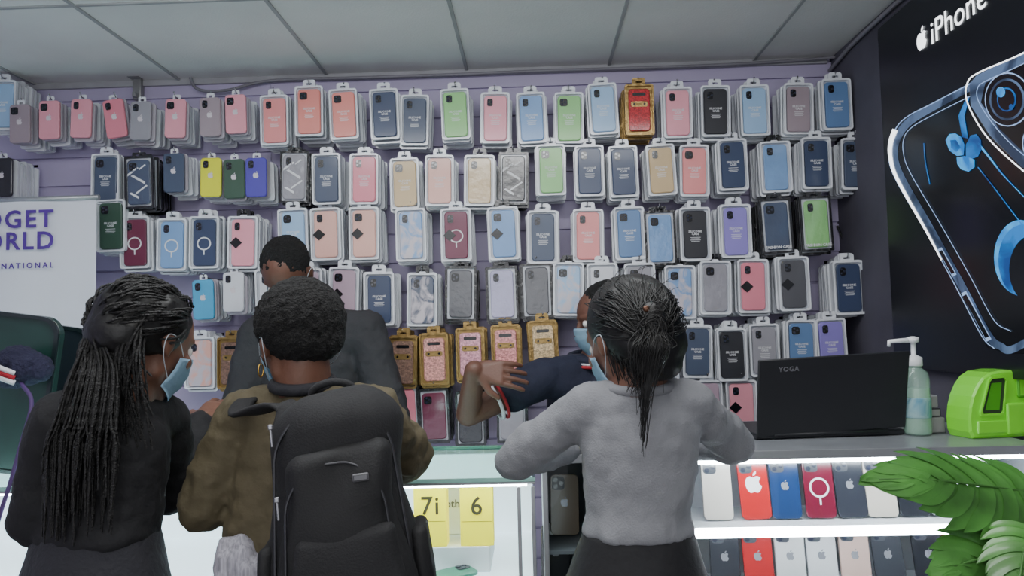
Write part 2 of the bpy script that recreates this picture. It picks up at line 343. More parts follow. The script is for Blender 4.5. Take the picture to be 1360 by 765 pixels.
for it in ROWS:
    px,py,ty,cn=it[:4]; ex=it[4] if len(it)>4 else None
    tilt=rad(ex) if isinstance(ex,(int,float)) else rad(random.uniform(-2.2,2.2))
    yf=WALL-.185+random.uniform(-.014,.008); c=W(px,py,yf)
    bare=ty=='b'
    sx=1.0 if bare else (1.12 if ty in 'dmMrtF' or 270<py<430 else 1.06); sz=1.0 if bare else (1.05 if 270<py<430 else 1.02)
    htop=((PH/2+.010)*sz) if not bare else .084
    col=PAL[cn]
    if ty in 'fFt': cm=mat('case_'+cn.replace(' ','_')+'_foil',col,.18,bump=.4,bs=35,coat=1)
    elif ty in 'mM': cm=mat('case_'+cn.replace(' ','_')+'_marble',col,.25,coat=.8,col2=(204,196,204),vs=14)
    elif ty=='g': cm=mat('case_'+cn.replace(' ','_')+'_glitter',col,.3,.3,bump=.4,bs=300,coat=.7,var=.5,vs=160)
    else: cm=mat('case_'+cn.replace(' ','_'),col,.42,coat=.35,var=.05)
    rot=(0,tilt,0)
    if bare:
        lab=f"{cn} silicone phone case hanging loose on a wall hook"
        st=CB[random.choice((0,0,1))]
        top=obj('phone_case',st,[],loc=c,rot=rot,label=lab,cat='phone case',group='loose phone cases on the slatted wall')
        top.material_slots[0].link='OBJECT'; top.material_slots[0].material=cm
        obj('logo',LOGO,[],parent=top,loc=(0,-.0102,.008))
        obj('hang_tab',HT,[],parent=top,loc=(0,0,.082))
    else:
        body={'f':FO,'F':FO,'g':GO,'t':CT,'d':random.choice((SH,CT)),'m':CT}.get(ty,SH)
        kindn={'g':'gold card pack','f':'black foil pack','F':'black foil pack'}.get(ty,'clear hang pack')
        lab=f"{cn} phone case in {kindn} on wall hook"
        top=obj('phone_case_package',body,[],loc=c,rot=rot,label=lab,cat='phone case',group='packaged phone cases on the slatted wall')
        top.scale=(sx,1,sz)
        st=2 if ty=='g' else random.choice((0,0,1))
        cs=obj('phone_case',CS[st],[],parent=top,loc=(0,.003,-.001)); cs.scale=((1/sx*1.02) if ty!='g' else .9,1,1 if ty!='g' else .93)
        cs.material_slots[0].link='OBJECT'; cs.material_slots[0].material=cm
        if ty in('p','p2'): obj('label',LBL,[],parent=top,loc=(0,-.0072,.004))
        if ty=='r': obj('magnet_ring',RING,[],parent=top,loc=(0,-.0072,-.005))
        if ty=='d' or px in(606,): obj('label',DIA,[],parent=top,loc=(-.022,-.0088,-.002))
        if ty=='F': obj('label',FTXT,[],parent=top,loc=(0,-.0085,-.077))
        if ex=='s': obj('printed_pattern',BRUSH,[],parent=top,loc=(0,-.0072,0))
        if ty=='g': obj('label',KNOB,[],parent=top,loc=(0,-.0072,.02))
    obj('display_hook',HOOK,[],loc=(c.x,WALL,c.z+htop),label='chrome wire hook holding phone cases',cat='hook',group=hookgrp)
    n=8
    step=(WALL-.015-yf)/ (n+.5)
    for i in range(1,n):
        p=V((c.x+random.uniform(-.007,.007),yf+step*i,c.z+random.uniform(-.012,.004)))
        Mx=Matrix.Translation(p)@Matrix.Rotation(tilt*.7+rad(random.uniform(-2.5,2.5)),4,'Y')@Matrix.Diagonal((sx,1,sz,1))
        if i<=2 and indiv<194:
            indiv+=1
            if bare:
                o=obj('phone_case',CB[0],[],loc=p,rot=(0,tilt,0),label=f"{cn} silicone phone case stacked on a wall hook",cat='phone case',group='loose phone cases on the slatted wall')
                o.material_slots[0].link='OBJECT'; o.material_slots[0].material=mat('case_edge',(176,170,180),.4,coat=.3)
            else:
                o=obj('phone_case_package',body,[],loc=p,rot=(0,tilt,0),label=f"{kindn} stacked behind others on wall hook",cat='phone case',group='packaged phone cases on the slatted wall'); o.scale=(sx,1,sz)
        else: stuffM.append((Mx,bare,ty))
m=MB()
for Mx,bare,ty in stuffM:
    w,h=(.080,.150) if bare else (PW,PH)
    mi=1 if ty in 'fF' else (2 if ty=='g' else 0)
    vs=m.prism(rrect(w,h,.010,3),-.004,.006,mi)
    for v in vs: v.co=Mx@v.co
    if not bare:
        vs=m.prism(rrect(.04,.026,.008,3),-.001,.003,mi)
        for v in vs: v.co=Mx@(v.co+V((0,0,PH/2+.008)))
obj('stacked_phone_case_packages',m.mesh('stuff'),[silver,foilm,goldm],label='remaining packaged phone cases stacked behind on the wall hooks',cat='phone case',kind='stuff')

# ================================================================ POSTER on right wall
PX=RX-.03
navy=mat('poster_print_dark',(6,8,16),.3,emis=.4,var=.4,vs=2)
pm=[navy,mat('poster_silver',(130,156,196),.3,emis=1.2),mat('poster_white',(240,245,250),.3,emis=2.6),mat('poster_blue',(10,52,108),.3,emis=1.2,col2=(26,100,166),vs=5),mat('poster_cyan',(50,140,200),.3,emis=1.3,col2=(22,92,160),vs=9),mat('poster_black',(3,4,8),.2),mat('poster_steel',(36,48,70),.3,emis=.6,col2=(84,104,136),vs=5)]
m=MB(); c0=WX(1163,40,PX); c1=WX(1190,487,PX)
ya=(c0.y+c1.y)/2; zt=min(c0.z,CEIL-.05); zb=c1.z; yb=1.3
m.box((PX+.0125,(ya+yb)/2,(zt+zb)/2),(.025,ya-yb,zt-zb),.003)
def ppoly(pts,mi,l=1):
    m.poly([V(WX(x,y,PX))+V((-.0008*l,0,0)) for x,y in pts],mi)
def stroke(pts,w,mi,l=1,sm=5):
    P=catmull([(x,y,0) for x,y in pts],sm) if sm else [V((x,y,0)) for x,y in pts]
    n=len(P)
    for i in range(n-1):
        d=(P[i+1]-P[i]).normalized(); 
        d0=(P[i]-P[i-1]).normalized() if i else d; d1=(P[i+2]-P[i+1]).normalized() if i+2<n else d
        n0=(d0+d).normalized(); n1=(d+d1).normalized()
        wa,wb=(w,w) if isinstance(w,(int,float)) else (w[0]+(w[1]-w[0])*i/(n-1),w[0]+(w[1]-w[0])*(i+1)/(n-1))
        a=V((-n0.y,n0.x,0))*wa/2; b=V((-n1.y,n1.x,0))*wb/2
        ppoly([(p.x,p.y) for p in (P[i]-a,P[i+1]-b,P[i+1]+b,P[i]+a)],mi,l)
def disc(cx,cy,rx,ry,mi,l=1,a0=0,a1=360): ppoly([(cx+rx*math.cos(rad(a0+(a1-a0)*i/32)),cy+ry*math.sin(rad(a0+(a1-a0)*i/32))) for i in range(32 if a1-a0>=360 else 33)],mi,l)
ppoly([(1194,178),(1212,160),(1290,116),(1400,180),(1420,470),(1340,470),(1312,462),(1188,235),(1184,205)],5,1)
stroke([(1292,114),(1240,142),(1208,162),(1193,182),(1188,205),(1197,235),(1234,300),(1274,372),(1312,443),(1330,460),(1350,462),(1420,418)],10,6,2)
stroke([(1292,110),(1240,137),(1203,157),(1187,178),(1181,205),(1190,237),(1228,303),(1267,374),(1305,446),(1322,463)],1.2,1,3)
stroke([(1190,172),(1184,190),(1184,210),(1193,238),(1230,304),(1252,345)],(7,2.0),2,4,6)
stroke([(1302,122),(1250,148),(1214,168),(1202,184),(1202,206),(1212,232),(1250,296),(1290,366),(1322,425),(1345,440)],.9,1,5)
stroke([(1250,330),(1270,366)],6.4,1,6,0); stroke([(1251.5,333),(1268.5,363)],4.8,5,7,0); stroke([(1282,388),(1316,452)],7.2,1,6,0); stroke([(1283.5,392),(1314,448)],5.6,5,7,0)
disc(1356,342,35,50,4,2); disc(1360,346,33,48,3,3); disc(1374,358,32,46,5,4)
ppoly([(1257,186),(1262,178),(1270,177),(1278,182),(1282,192),(1281,206),(1272,207),(1262,200)],4,3); ppoly([(1284,192),(1290,180),(1298,178),(1304,186),(1305,198),(1300,208),(1292,211),(1284,208)],3,3)
ppoly([(1272,209),(1283,207),(1296,212),(1296,222),(1288,228),(1278,225),(1273,218)],4,4); ppoly([(1264,186),(1272,186),(1278,196),(1272,202),(1265,196)],3,5)
ppoly([(1279,182),(1274,154),(1285,128),(1289,128),(1282,154),(1287,184)],3,3)
stroke([(1300,190),(1316,210),(1334,233),(1362,262)],(3.0,1.2),4,3); stroke([(1300,222),(1322,250),(1360,300)],1.4,3,3); stroke([(1228,190),(1230,215),(1236,245)],1.4,3,3)
ppoly([(1300,100),(1400,50),(1400,240),(1360,222),(1318,180),(1292,140),(1290,112)],6,7)
ppoly([(1312,110),(1400,66),(1400,222),(1364,203),(1330,170),(1306,136)],5,8)
stroke([(1420,38),(1360,72),(1304,96),(1288,111),(1289,138),(1315,182),(1361,225),(1400,253)],1.8,2,9)
stroke([(1420,54),(1360,86),(1314,107),(1302,117),(1304,136),(1328,171),(1364,206),(1400,226)],1.0,1,9)
disc(1343,132,31,36,1,10); disc(1343,132,29.5,34.5,5,11); disc(1343,132,24,28,6,12); disc(1343,132,21,25,5,13); disc(1343,132,13,16,3,14); disc(1343,132,11,14,5,15); disc(1336,122,6,7,4,16); disc(1350,142,3,4,3,16)
disc(1380,190,18,24,1,10); disc(1380,190,16,22,5,11)
poster=obj('backlit_poster',m.mesh('poster',False),pm,label='dark backlit smartphone advertising poster mounted on the side wall',cat='poster')
RT=Matrix(((0,0,-1),(-1,0,0),(0,1,0))).to_4x4()
t=textmesh('iPhone',.098,'LEFT',off=-.0002,res=4,ext=.0003,space=1.02); t.transform(RT); t.materials.clear(); t.materials.append(pm[2])
p=WX(1237,60,PX); obj('lettering',t,[],parent=poster,loc=p+V((-.002,0,0)))
lg=logo_mesh(.056,.001); lg.transform(Matrix.Rotation(-pi/2,4,'Z')); lg.materials.append(pm[2])
p=WX(1225,52,PX); obj('logo',lg,[],parent=poster,loc=p+V((-.002,0,0)))

# ================================================================ COUNTERS
alu=mat('brushed_aluminium',(165,168,172),.35,.6)
whitep=mat('white_laminate',(236,238,240),.4)
lit=mat('white_panel_added_glow',(232,242,250),.4,emis=1.1,var=.02)  # glow added to the left counter's shelf and back panel to brighten its interior
led=mat('led_strip',(240,246,255),.5,emis=36,var=.02)
led2=mat('led_strip_cool',(236,246,255),.5,emis=36,var=.02)
greyp=mat('grey_back_panel',(120,124,130),.5)
glass=glassmat('clear_glass',(248,252,252),.035)
gedge=mat('green_glass_edge',(140,188,178),.15,coat=.6)
ctop=mat('counter_top_laminate',(136,140,146),.35,coat=.3)
YF=1.8; YB=2.34; ZR=1.25; XL=W(722,700,YF).x; XR=RX-.04
cr=obj('display_counter',None,loc=((XL+XR)/2,(YF+YB)/2,0),label='raised glass display counter with lit phone shelves',cat='counter')
def part(name,cent,dim,ms,par,bev=.0,mb=None,label=None):
    m=MB(); m.box((0,0,0),dim,bev); return obj(name,m.mesh(name),[ms],parent=par,loc=V(cent)-V(par.location),label=label)
xm=(XL+XR)/2; xw=XR-XL
part('counter_top',(xm,(YF+YB)/2,ZR-.009),(xw,YB-YF,.018),ctop,cr,.003)
part('trim_edge',(xm,YF-.004,ZR-.010),(xw,.008,.020),alu,cr,.001)
zs1=W(1100,702,YF).z
part('back_panel',(xm,YB-.01,.62),(xw,.02,1.2),greyp,cr)
part('cabinet_base',(xm,(YF+YB)/2,.3),(xw-.01,YB-YF-.02,.6),mat('dark_laminate',(60,60,66),.5),cr)
part('side_panel',(XL+.006,(YF+YB)/2,.62),(.012,YB-YF,1.2),alu,cr); part('side_panel',(XR-.006,(YF+YB)/2,.62),(.012,YB-YF,1.2),alu,cr)
XS=W(910,700,YF).x
part('divider',(XS-.05,(YF+YB)/2,.92),(.012,YB-YF-.04,.62),mat('dark_laminate',(60,60,66),.5),cr)
xs2=(XS+XR)/2; ws2=XR-XS-.03
part('shelf',(xs2,YF+.17,zs1-.006),(ws2,.32,.012),whitep,cr); part('shelf',(xs2,YF+.17,zs1-.176),(ws2,.32,.012),whitep,cr)
part('display_backing',(xs2,YF+.23,1.05),(ws2,.01,.36),mat('pale_grey_backing',(186,190,196),.5),cr)
part('led_strip',(xs2,YF+.024,ZR-.027),(ws2,.014,.014),led,cr,.002); part('led_strip',(xs2-.05,YF+.008,zs1-.008),(ws2-.12,.012,.022),led,cr,.002)
part('glass_front',(xm,YF+.002,.93),(xw-.02,.004,.60),glass,cr)
ZL=1.192; LX0=-2.2; LX1=W(712,690,YF+.03).x; YBL=2.33
cl=obj('display_counter',None,loc=((LX0+LX1)/2,(YF+YBL)/2,0),label='glass-topped display counter with lit white interior',cat='counter')
xm2=(LX0+LX1)/2; xw2=LX1-LX0; YL=1.83
part('glass_top',(xm2,(YL+YBL)/2,ZL-.004),(xw2,YBL-YL,.008),glassmat('counter_glass',(226,244,240),.10,.05),cl)
part('glass_edge',(xm2,YL-.003,ZL-.004),(xw2,.006,.009),gedge,cl); part('glass_edge',(xm2,YBL+.003,ZL-.004),(xw2,.006,.009),gedge,cl)
part('frame_rail',(xm2,YL,ZL-.012),(xw2,.010,.006),alu,cl,.001); part('frame_rail',(xm2,YBL,ZL-.018),(xw2,.016,.018),alu,cl,.002)
for xx in (LX1-.006,LX1-.040,-1.05,-2.19): part('corner_post',(xx,YL,.9),(.009,.009,.54),alu,cl,.001)
part('shelf',(xm2,(YL+YBL)/2,.93),(xw2-.02,.46,.012),lit,cl)
part('back_panel',(xm2,YBL-.015,.9),(xw2-.02,.012,.54),lit,cl)
part('cabinet_base',(xm2,(YL+YBL)/2,.32),(xw2-.01,.48,.64),mat('dark_laminate',(60,60,66),.5),cl)
part('led_strip',(xm2,YL+.022,ZL-.020),(xw2-.04,.012,.008),led2,cl,.002)
part('glass_front',(xm2,YL+.004,.9),(xw2-.02,.004,.54),glass,cl)
part('side_panel',(LX1-.003,(YL+YBL)/2,.9),(.004,.48,.54),glass,cl)
ZRS=W(600,728,1.92).z
part('riser',(W(604,728,1.98).x,2.03,(.937+ZRS)/2),(.19,.20,ZRS-.937),whitep,cl,.003)
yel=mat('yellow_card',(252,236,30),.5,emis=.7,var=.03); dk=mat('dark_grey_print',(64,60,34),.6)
for (px,tx,dx) in ((573,'7i',.0),(634,'6',0)):
    p=W(px,686,1.955); zb_=ZRS+.001; zt_=W(px,645,1.955).z; h=zt_-zb_
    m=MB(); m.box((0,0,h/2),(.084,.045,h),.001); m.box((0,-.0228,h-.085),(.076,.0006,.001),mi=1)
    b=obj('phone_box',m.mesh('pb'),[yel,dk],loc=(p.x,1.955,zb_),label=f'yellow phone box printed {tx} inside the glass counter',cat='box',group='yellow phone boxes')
    t=textmesh(tx,.064,off=.0006,res=3,space=1.1); t.transform(Matrix.Rotation(pi/2,4,'X')); t.materials.clear(); t.materials.append(dk)
    obj('lettering',t,[],parent=b,loc=(dx,-.0236,h-.048))
p=W(602,690,2.06); m=MB(); m.box((0,0,.07),(.075,.03,.14),.001)
b=obj('phone_box',m.mesh('pb'),[whitep],loc=(p.x,2.06,ZRS+.001),label='white phone box between the yellow boxes',cat='box')
t=textmesh('oth',.03,off=.0003); t.transform(Matrix.Rotation(pi/2,4,'X')); t.materials.clear(); t.materials.append(mat('grey_print',(90,90,96),.5)); obj('lettering',t,[],parent=b,loc=(0,-.0155,.08))

def phone_proto():
    m=MB(); m.prism(rrect(.072,.148,.012,5),-.004,.004,0,ch=.0012); body=m.mesh('ph')
    m=MB(); m.prism(rrect(.032,.033,.008,4),-.0018,0,0); 
    for dx,dz in ((-.007,.008),(-.007,-.008),(.008,0)): m.prism(circ(.0058,14,(dx,dz))[::-1],-.0034,-.0017,1)
    cam=m.mesh('cm'); return body,cam
PB,PC=phone_proto(); PB.materials.append(silver); PC.materials.append(mat('camera_plate',(70,72,78),.2)); PC.materials.append(lensm)
LOGS=logo_mesh(.02,.0004); LOGB=logo_mesh(.042,.0004); lw=mat('logo_white',(235,235,235),.3); LOGB.materials.append(lw); LOGS.materials.append(mat('logo_silver',(170,170,178),.25,.5))
def phone(px,py,y,col,cn,lg='s',floorz=None,ring=False,where='on the lit glass shelf'):
    c=W(px,py,y)
    z=floorz+.075 if floorz is not None else c.z
    o=obj('smartphone',PB,[],loc=(c.x,y,z),rot=(rad(-12),rad(random.uniform(-2,2)),0),label=f'{cn} smartphone leaning {where}',cat='phone',group='smartphones in the display counter')
    o.material_slots[0].link='OBJECT'; o.material_slots[0].material=mat('phone_'+cn.replace(' ','_'),col,.22,coat=.6,var=.04)
    obj('camera_module',PC,[],parent=o,loc=(-.016,-.004,.052))
    if lg=='s': obj('logo',LOGS,[],parent=o,loc=(0,-.0042,.005))
    if lg=='b': obj('logo',LOGB,[],parent=o,loc=(0,-.0042,.012))
    if ring: obj('magnet_ring',RING,[],parent=o,loc=(0,-.0042,-.002))
    return o
SH1=zs1
for a in ((952,650,(200,192,182),'cream',None),(1001,650,(180,26,30),'red','b'),(1042,648,(26,52,94),'blue','s'),(1087,646,(104,22,44),'maroon',None),(1128,646,(44,46,54),'dark grey','s'),(1168,645,(190,180,168),'beige','s'),(1210,644,(34,36,42),'black','s'),(1252,644,(150,152,160),'grey','s'),(1295,644,(200,202,206),'white','s')):
    phone(a[0],a[1],1.90,a[2],a[3],a[4],SH1,ring=a[3]=='maroon')
for a in ((963,(40,42,50),'black'),(1007,(180,26,30),'red'),(1050,(206,206,206),'white'),(1092,(206,206,208),'white'),(1136,(200,170,160),'rose'),(1180,(56,58,64),'dark grey'),(1234,(36,38,44),'black'),(1276,(180,30,34),'red')):
    phone(a[0],760,1.90,a[1],a[2],'s',zs1-.170)
for px,py,c_,n_ in ((750,676,(150,126,104),'bronze'),(738,742,(60,60,66),'grey')):
    zf=W(px,py+34,1.95).z
    part('shelf',((XL+XS-.06)/2,YF+.14,zf-.004),(XS-.06-XL-.02,.26,.008),greyp,cr)
    phone(px,py,1.95,c_,n_,'s',zf+.001,where='against the dark cabinet divider')
c=WZ(598,750,.945)
o=obj('smartphone',PB,[],loc=(c.x,1.878,.949),rot=(rad(-88),0,rad(-60)),label='teal smartphone lying flat inside the glass counter',cat='phone')
o.material_slots[0].link='OBJECT'; o.material_slots[0].material=mat('phone_teal',(60,150,120),.3,coat=.5)
obj('camera_module',PC,[],parent=o,loc=(-.016,-.004,.052))

lapm=mat('matte_black_lid',(36,37,41),.42,var=.05); LWd=.392
lap=obj('laptop',None,loc=WZ(1104,581,ZR+.001),rot=(0,0,rad(5)),label='open black laptop standing on the counter, lid back showing',cat='laptop')
m=MB(); m.box((0,.125,.008),(LWd,.25,.014),.004); obj('base',m.mesh('b'),[lapm],parent=lap)
m=MB(); m.box((0,0,.102),(LWd,.007,.204),.003)
lid=obj('lid',m.mesh('l'),[lapm],parent=lap,loc=(0,-.001,.014),rot=(rad(14),rad(-2.0),0))
t=textmesh('YOGA',.017,off=.0003,space=1.15); t.transform(Matrix.Rotation(pi/2,4,'X')); t.materials.clear(); t.materials.append(mat('silver_print',(125,125,131),.3,.3))
obj('lettering',t,[],parent=lid,loc=(-.118,-.0042,.176))
m=MB(); m.box((0,.0042,.10),(LWd-.012,.001,.18)); obj('screen',m.mesh('s'),[mat('laptop_screen',(120,140,170),.2,emis=.6)],parent=lid)
m=MB(); m.cyl((-.15,0,.012),(.15,0,.012),.006,n=12); obj('hinge',m.mesh('h'),[lapm],parent=lap)
m=MB(); m.lathe([(.030,0),(.034,.006),(.034,.14),(.030,.160),(.016,.172),(.015,.180)])
bt=obj('sanitiser_bottle',m.mesh('s'),[mat('clear_gel_bottle',(196,232,214),.08,coat=.8,alpha=.35)],loc=WZ(1219,577,ZR+.001),label='clear hand sanitiser bottle with white pump on the counter',cat='bottle')
m=MB(); m.lathe([(.031,.004),(.032,.01),(.032,.12),(.031,.121)]); obj('gel',m.mesh('g'),[mat('pale_green_gel',(170,214,190),.2,alpha=.55)],parent=bt)
m=MB(); m.lathe([(.0345,.045),(.0348,.046),(.0348,.095),(.0345,.096)],28); 
obj('label',m.mesh('l'),[mat('pale_label',(170,206,214),.4,col2=(96,160,190),vs=14,alpha=.7)],parent=bt)
m=MB(); m.lathe([(.019,.176),(.020,.178),(.020,.198),(.010,.203),(.006,.205),(.006,.236),(.014,.238),(.015,.250),(.004,.253)]); m.cyl((0,0,.244),(-.062,0,.241),.007,.005,n=12); m.cyl((-.060,0,.243),(-.063,0,.228),.005,.004,n=10)
obj('pump',m.mesh('p'),[mat('white_pump',(228,230,232),.35)],parent=bt)
lime=mat('lime_plastic',(122,220,52),.25,coat=.5,var=.03,emis=.12); limd=mat('lime_dark',(82,176,36),.4)
p=WZ(1338,580,ZR+.001)
out=[(-.112,.0),(-.120,.018),(-.121,.05),(-.116,.082),(-.106,.112),(-.090,.140),(-.070,.162),(-.045,.175),(.0,.180),(.09,.177),(.13,.172),(.135,.15),(.135,.02),(.13,0),(.03,-.0),(-.06,.0)]
m=MB(); m.prism(out,-.045,.045,0,ch=.006)
win=[(-.082,.066),(-.084,.075),(-.056,.150),(-.048,.158),(-.010,.160),(-.004,.152),(-.018,.072),(-.024,.066)]
m.ring([(x*1.12+.004,(z-.112)*1.12+.112) for x,z in win],win,-.052,-.044,0)
m.prism(win[::-1],-.047,-.044,1); m.prism([(-.072,.075),(-.048,.146),(-.016,.148),(-.028,.075)][::-1],-.048,-.044,2)
m.box((.055,-.050,.05),(.13,.012,.085),.006,3,0); m.box((.075,-.049,.135),(.09,.010,.06),.006,3,2); m.box((-.05,-.048,.03),(.10,.008,.035),.004,2,0)
ct=obj('card_terminal_stand',m.mesh('d'),[lime,mat('dark_slot',(50,66,44),.5),limd],loc=p+V((-.008,.03,0)),rot=(0,0,rad(10)),label='lime green plastic card terminal holder on the counter',cat='holder'); ct.scale=(.88,.88,.92)
m=MB(); m.box((0,0,.02),(.10,.09,.04),.003); m.box((0,-.002,.052),(.09,.07,.022),.003,mi=1); m.box((.01,0,.08),(.07,.05,.032),.003,mi=2)
obj('box_stack',m.mesh('bs'),[mat('paper_box',(150,148,150),.6),mat('dark_box',(50,50,58),.5),mat('pale_box',(178,176,184),.6)],loc=(p.x-.155,p.y+.13,ZR+.001),label='small stack of grey boxes behind the bottle',cat='box')

# ================================================================ BANNER, left
by=2.62; a=W(128,262,by); bL=W(-70,268,by)
bw=a.x-bL.x; zt_=a.z; 
banner=obj('roll_up_banner',None,loc=((a.x+bL.x)/2,by,0),label='white roll-up shop banner with purple lettering',cat='banner')
m=MB(); 
n=24
for i in range(n):
    for j in range(10):
        def bp(i,j): 
            x=-bw/2+bw*i/n; z=.12+(zt_-.12)*j/10; return (x,.006*math.sin(i*.7+j*.5)*(1-j/10)+.004*math.sin(i*.4),z)
        f=m.bm.faces.new([m.bm.verts.new(q) for q in (bp(i,j),bp(i+1,j),bp(i+1,j+1),bp(i,j+1))]); f.smooth=True
bmesh.ops.remove_doubles(m.bm,verts=m.bm.verts,dist=1e-5)
obj('banner_sheet',m.mesh('bn'),[mat('banner_vinyl',(222,224,232),.45,var=.03,vs=3)],parent=banner)
m=MB(); m.cyl((-bw/2-.01,0,zt_),(bw/2+.01,0,zt_),.009,n=14); obj('top_rail',m.mesh('r'),[alu],parent=banner)
m=MB(); m.box((0,0,.05),(bw+.04,.12,.10),.02); obj('base',m.mesh('r'),[alu],parent=banner)
m=MB(); m.cyl((0,.03,.09),(0,.012,zt_),.006,n=10); obj('pole',m.mesh('r'),[alu],parent=banner)
pur=mat('purple_print',(84,46,142),.5)
for tx,px,py,sz,of,sp in (('GADGET',-6,291,.088,.0016,1.18),('WORLD',1,320,.088,.0016,1.18),('INTERNATIONAL',-22,352,.027,.0006,1.55)):
    t=textmesh(tx,sz,'CENTER',off=of,space=sp); 
    t.transform(Matrix.Rotation(pi/2,4,'X')); t.materials.clear(); t.materials.append(pur)
    mx=max(v.co.x for v in t.vertices); q=W(71,py,by-.014)
    obj('lettering',t,[],parent=banner,loc=V((q.x-mx,q.y,q.z))-V(banner.location))
def board(px,py,y,w,h,mt,lab,rot):
    c=W(px,py,y); m=MB(); m.prism(rrect(w,h,.05,8),-.012,.012,0,ch=.006); m.ring(rrect(w,h,.05,8),rrect(w-.02,h-.02,.044,8),-.018,-.010,1)
    m.box((0,.03,-h/2+.01),(w*.5,.05,.02),.004,mi=1)
    return obj('display_board',m.mesh('db'),mt,loc=(c.x,y,ZL+h/2+.014),rot=rot,label=lab,cat='display board')
teal=mat('deep_green_gloss',(20,52,46),.4,coat=.3,var=.2); dkg=mat('dark_green_rim',(20,32,34),.3,coat=.4)
board(4,480,1.98,.27,.42,[teal,dkg],'large deep green rounded display board on the counter',(0,rad(8),rad(2)))
board(60,500,2.16,.24,.39,[mat('dark_slate_gloss',(30,38,44),.25,coat=.5),dkg],'large dark rounded display board on the counter',(0,rad(9),rad(2)))
c=W(34,487,1.90)
knit=mat('striped_knit',(30,30,56),.9,bump=.8,bs=150)
prims=[E(c+V((.01,0,-.004)),(.056,.052,.044)),E(c+V((-.02,0,.016)),(.05,.05,.040)),E(c+V((-.035,0,-.02)),(.045,.05,.035)),E(c+V((.045,-.01,-.012)),(.028,.03,.028))]
me=blob('b',prims,.004,2,.010,.018)
bn=obj('knitted_beanie',me,[knit],label='navy knitted beanie with red and white stripes',cat='hat')
rdk0=mat('red_knit',(150,26,40),.9,bump=.6,bs=150); whk0=mat('white_knit',(205,205,210),.9,bump=.6,bs=150)
for nm,ms,off in (('white_stripe',whk0,0.010),('red_stripe',rdk0,-.002),('white_stripe',whk0,-.014)):
    pts=[]
    for i in range(17):
        t=rad(55+110*i/16); pts.append(c+V((-.028+.060*math.cos(t),-.055*abs(math.sin(t))-.004,-.008+off-.040*math.cos(t)*.7)))
    obj(nm,tubes('s',[(pts,.0065)],2),[ms],parent=bn)
pts=catmull([c+V((.01,-.03,-.04)),W(42,535,1.82),W(28,590,1.80),W(14,640,1.79),W(-2,690,1.78),W(-20,760,1.78)],8)
me=tubes('s',[(pts,.005)],2); obj('cord',me,[mat('purple_cord',(70,48,96),.7)],parent=bn)
rebase(bn,bn.children,c+V((0,0,-.05)))

# ================================================================ PLANT
leafm=mat('split_leaf_green',(64,116,48),.4,coat=.25,var=.4,vs=14)
stemm=mat('green_stem',(60,104,46),.5)
pot_c=V((.98,1.12,0))
plant=obj('potted_monstera',None,loc=pot_c,label='artificial split-leaf monstera plant in a pot',cat='plant')
m=MB(); m.lathe([(.10,0),(.12,.01),(.15,.34),(.16,.35),(.16,.38),(.145,.38),(.14,.34),(.0005,.335)]); obj('pot',m.mesh('p'),[mat('grey_pot',(90,90,92),.6)],parent=plant)
def leaf(base,tip,nrm,wd,nl=10,bwf=.50):
    base=V(base);tip=V(tip); L=(tip-base).length; y=(tip-base).normalized(); n=V(nrm); n=(n-y*n.dot(y)).normalized(); x=y.cross(n)
    m=MB()
    def pt(u,v):
        t=v/L
        z=-.35*u*u/wd-.25*max(0,t-.5)**2*L+.002*math.sin(40*v+30*u)
        return base+x*u+y*v+n*z
    for sgn in (-1,1):
        for i in range(nl):
            t=(i+.5)/nl; a0=rad(112-92*t); ln=wd*(math.sin(pi*(.2+.70*t))**.6)*random.uniform(.90,1.06)
            bw_=L/nl*bwf; rows=[]
            for k in range(11):
                s=k/10; a=a0-rad(30)*s
                cu=sgn*math.sin(a)*ln*s; cv=t*L*.9+math.cos(a)*ln*s
                hw=bw_*(1.2+.10*s) if s<.6 else bw_*1.26*max(.06,math.cos((s-.6)/.4*pi/2)**.8)
                du=-math.cos(a)*hw*sgn; dv=math.sin(a)*hw
                rows.append([m.bm.verts.new(pt(cu+du*q,cv+dv*q)+n*(.0010*(i%2)+.0012*abs(q))) for q in (-1,-.5,0,.5,1)])
            for r0,r1 in zip(rows,rows[1:]):
                for q in range(4):
                    f=m.bm.faces.new((r0[q],r0[q+1],r1[q+1],r1[q])); f.smooth=True
    me=m.mesh('leaf',False)
    me.transform(Matrix.Translation(-pot_c)); obj('leaf',me,[leafm],parent=plant)
    P=[base+y*L*s*.96+n*(-.25*max(0,s-.5)**2*L+.002) for s in [k/10 for k in range(11)]]
    S=catmull([pot_c+V((random.uniform(-.04,.04),random.uniform(-.04,.04),.33)),pot_c.lerp(V((base.x,base.y,0)),.4)+V((0,0,base.z*.75)),base+V((.03,0,-.03)),base],8)
    me=tubes('s',[(S,.004),(P,.0018)],2); me.transform(Matrix.Translation(-pot_c)); obj('stem',me,[stemm],parent=plant)
leaf(W(1375,655,1.20),W(1166,628,1.14),(-.1,-.66,.68),.100,15,.54)
leaf(W(1385,722,1.16),W(1250,755,1.08),(-.3,-.75,.55),.085,12,.54)
leaf(W(1365,700,1.12),W(1350,800,1.02),(-.4,-.8,.4),.065,10)

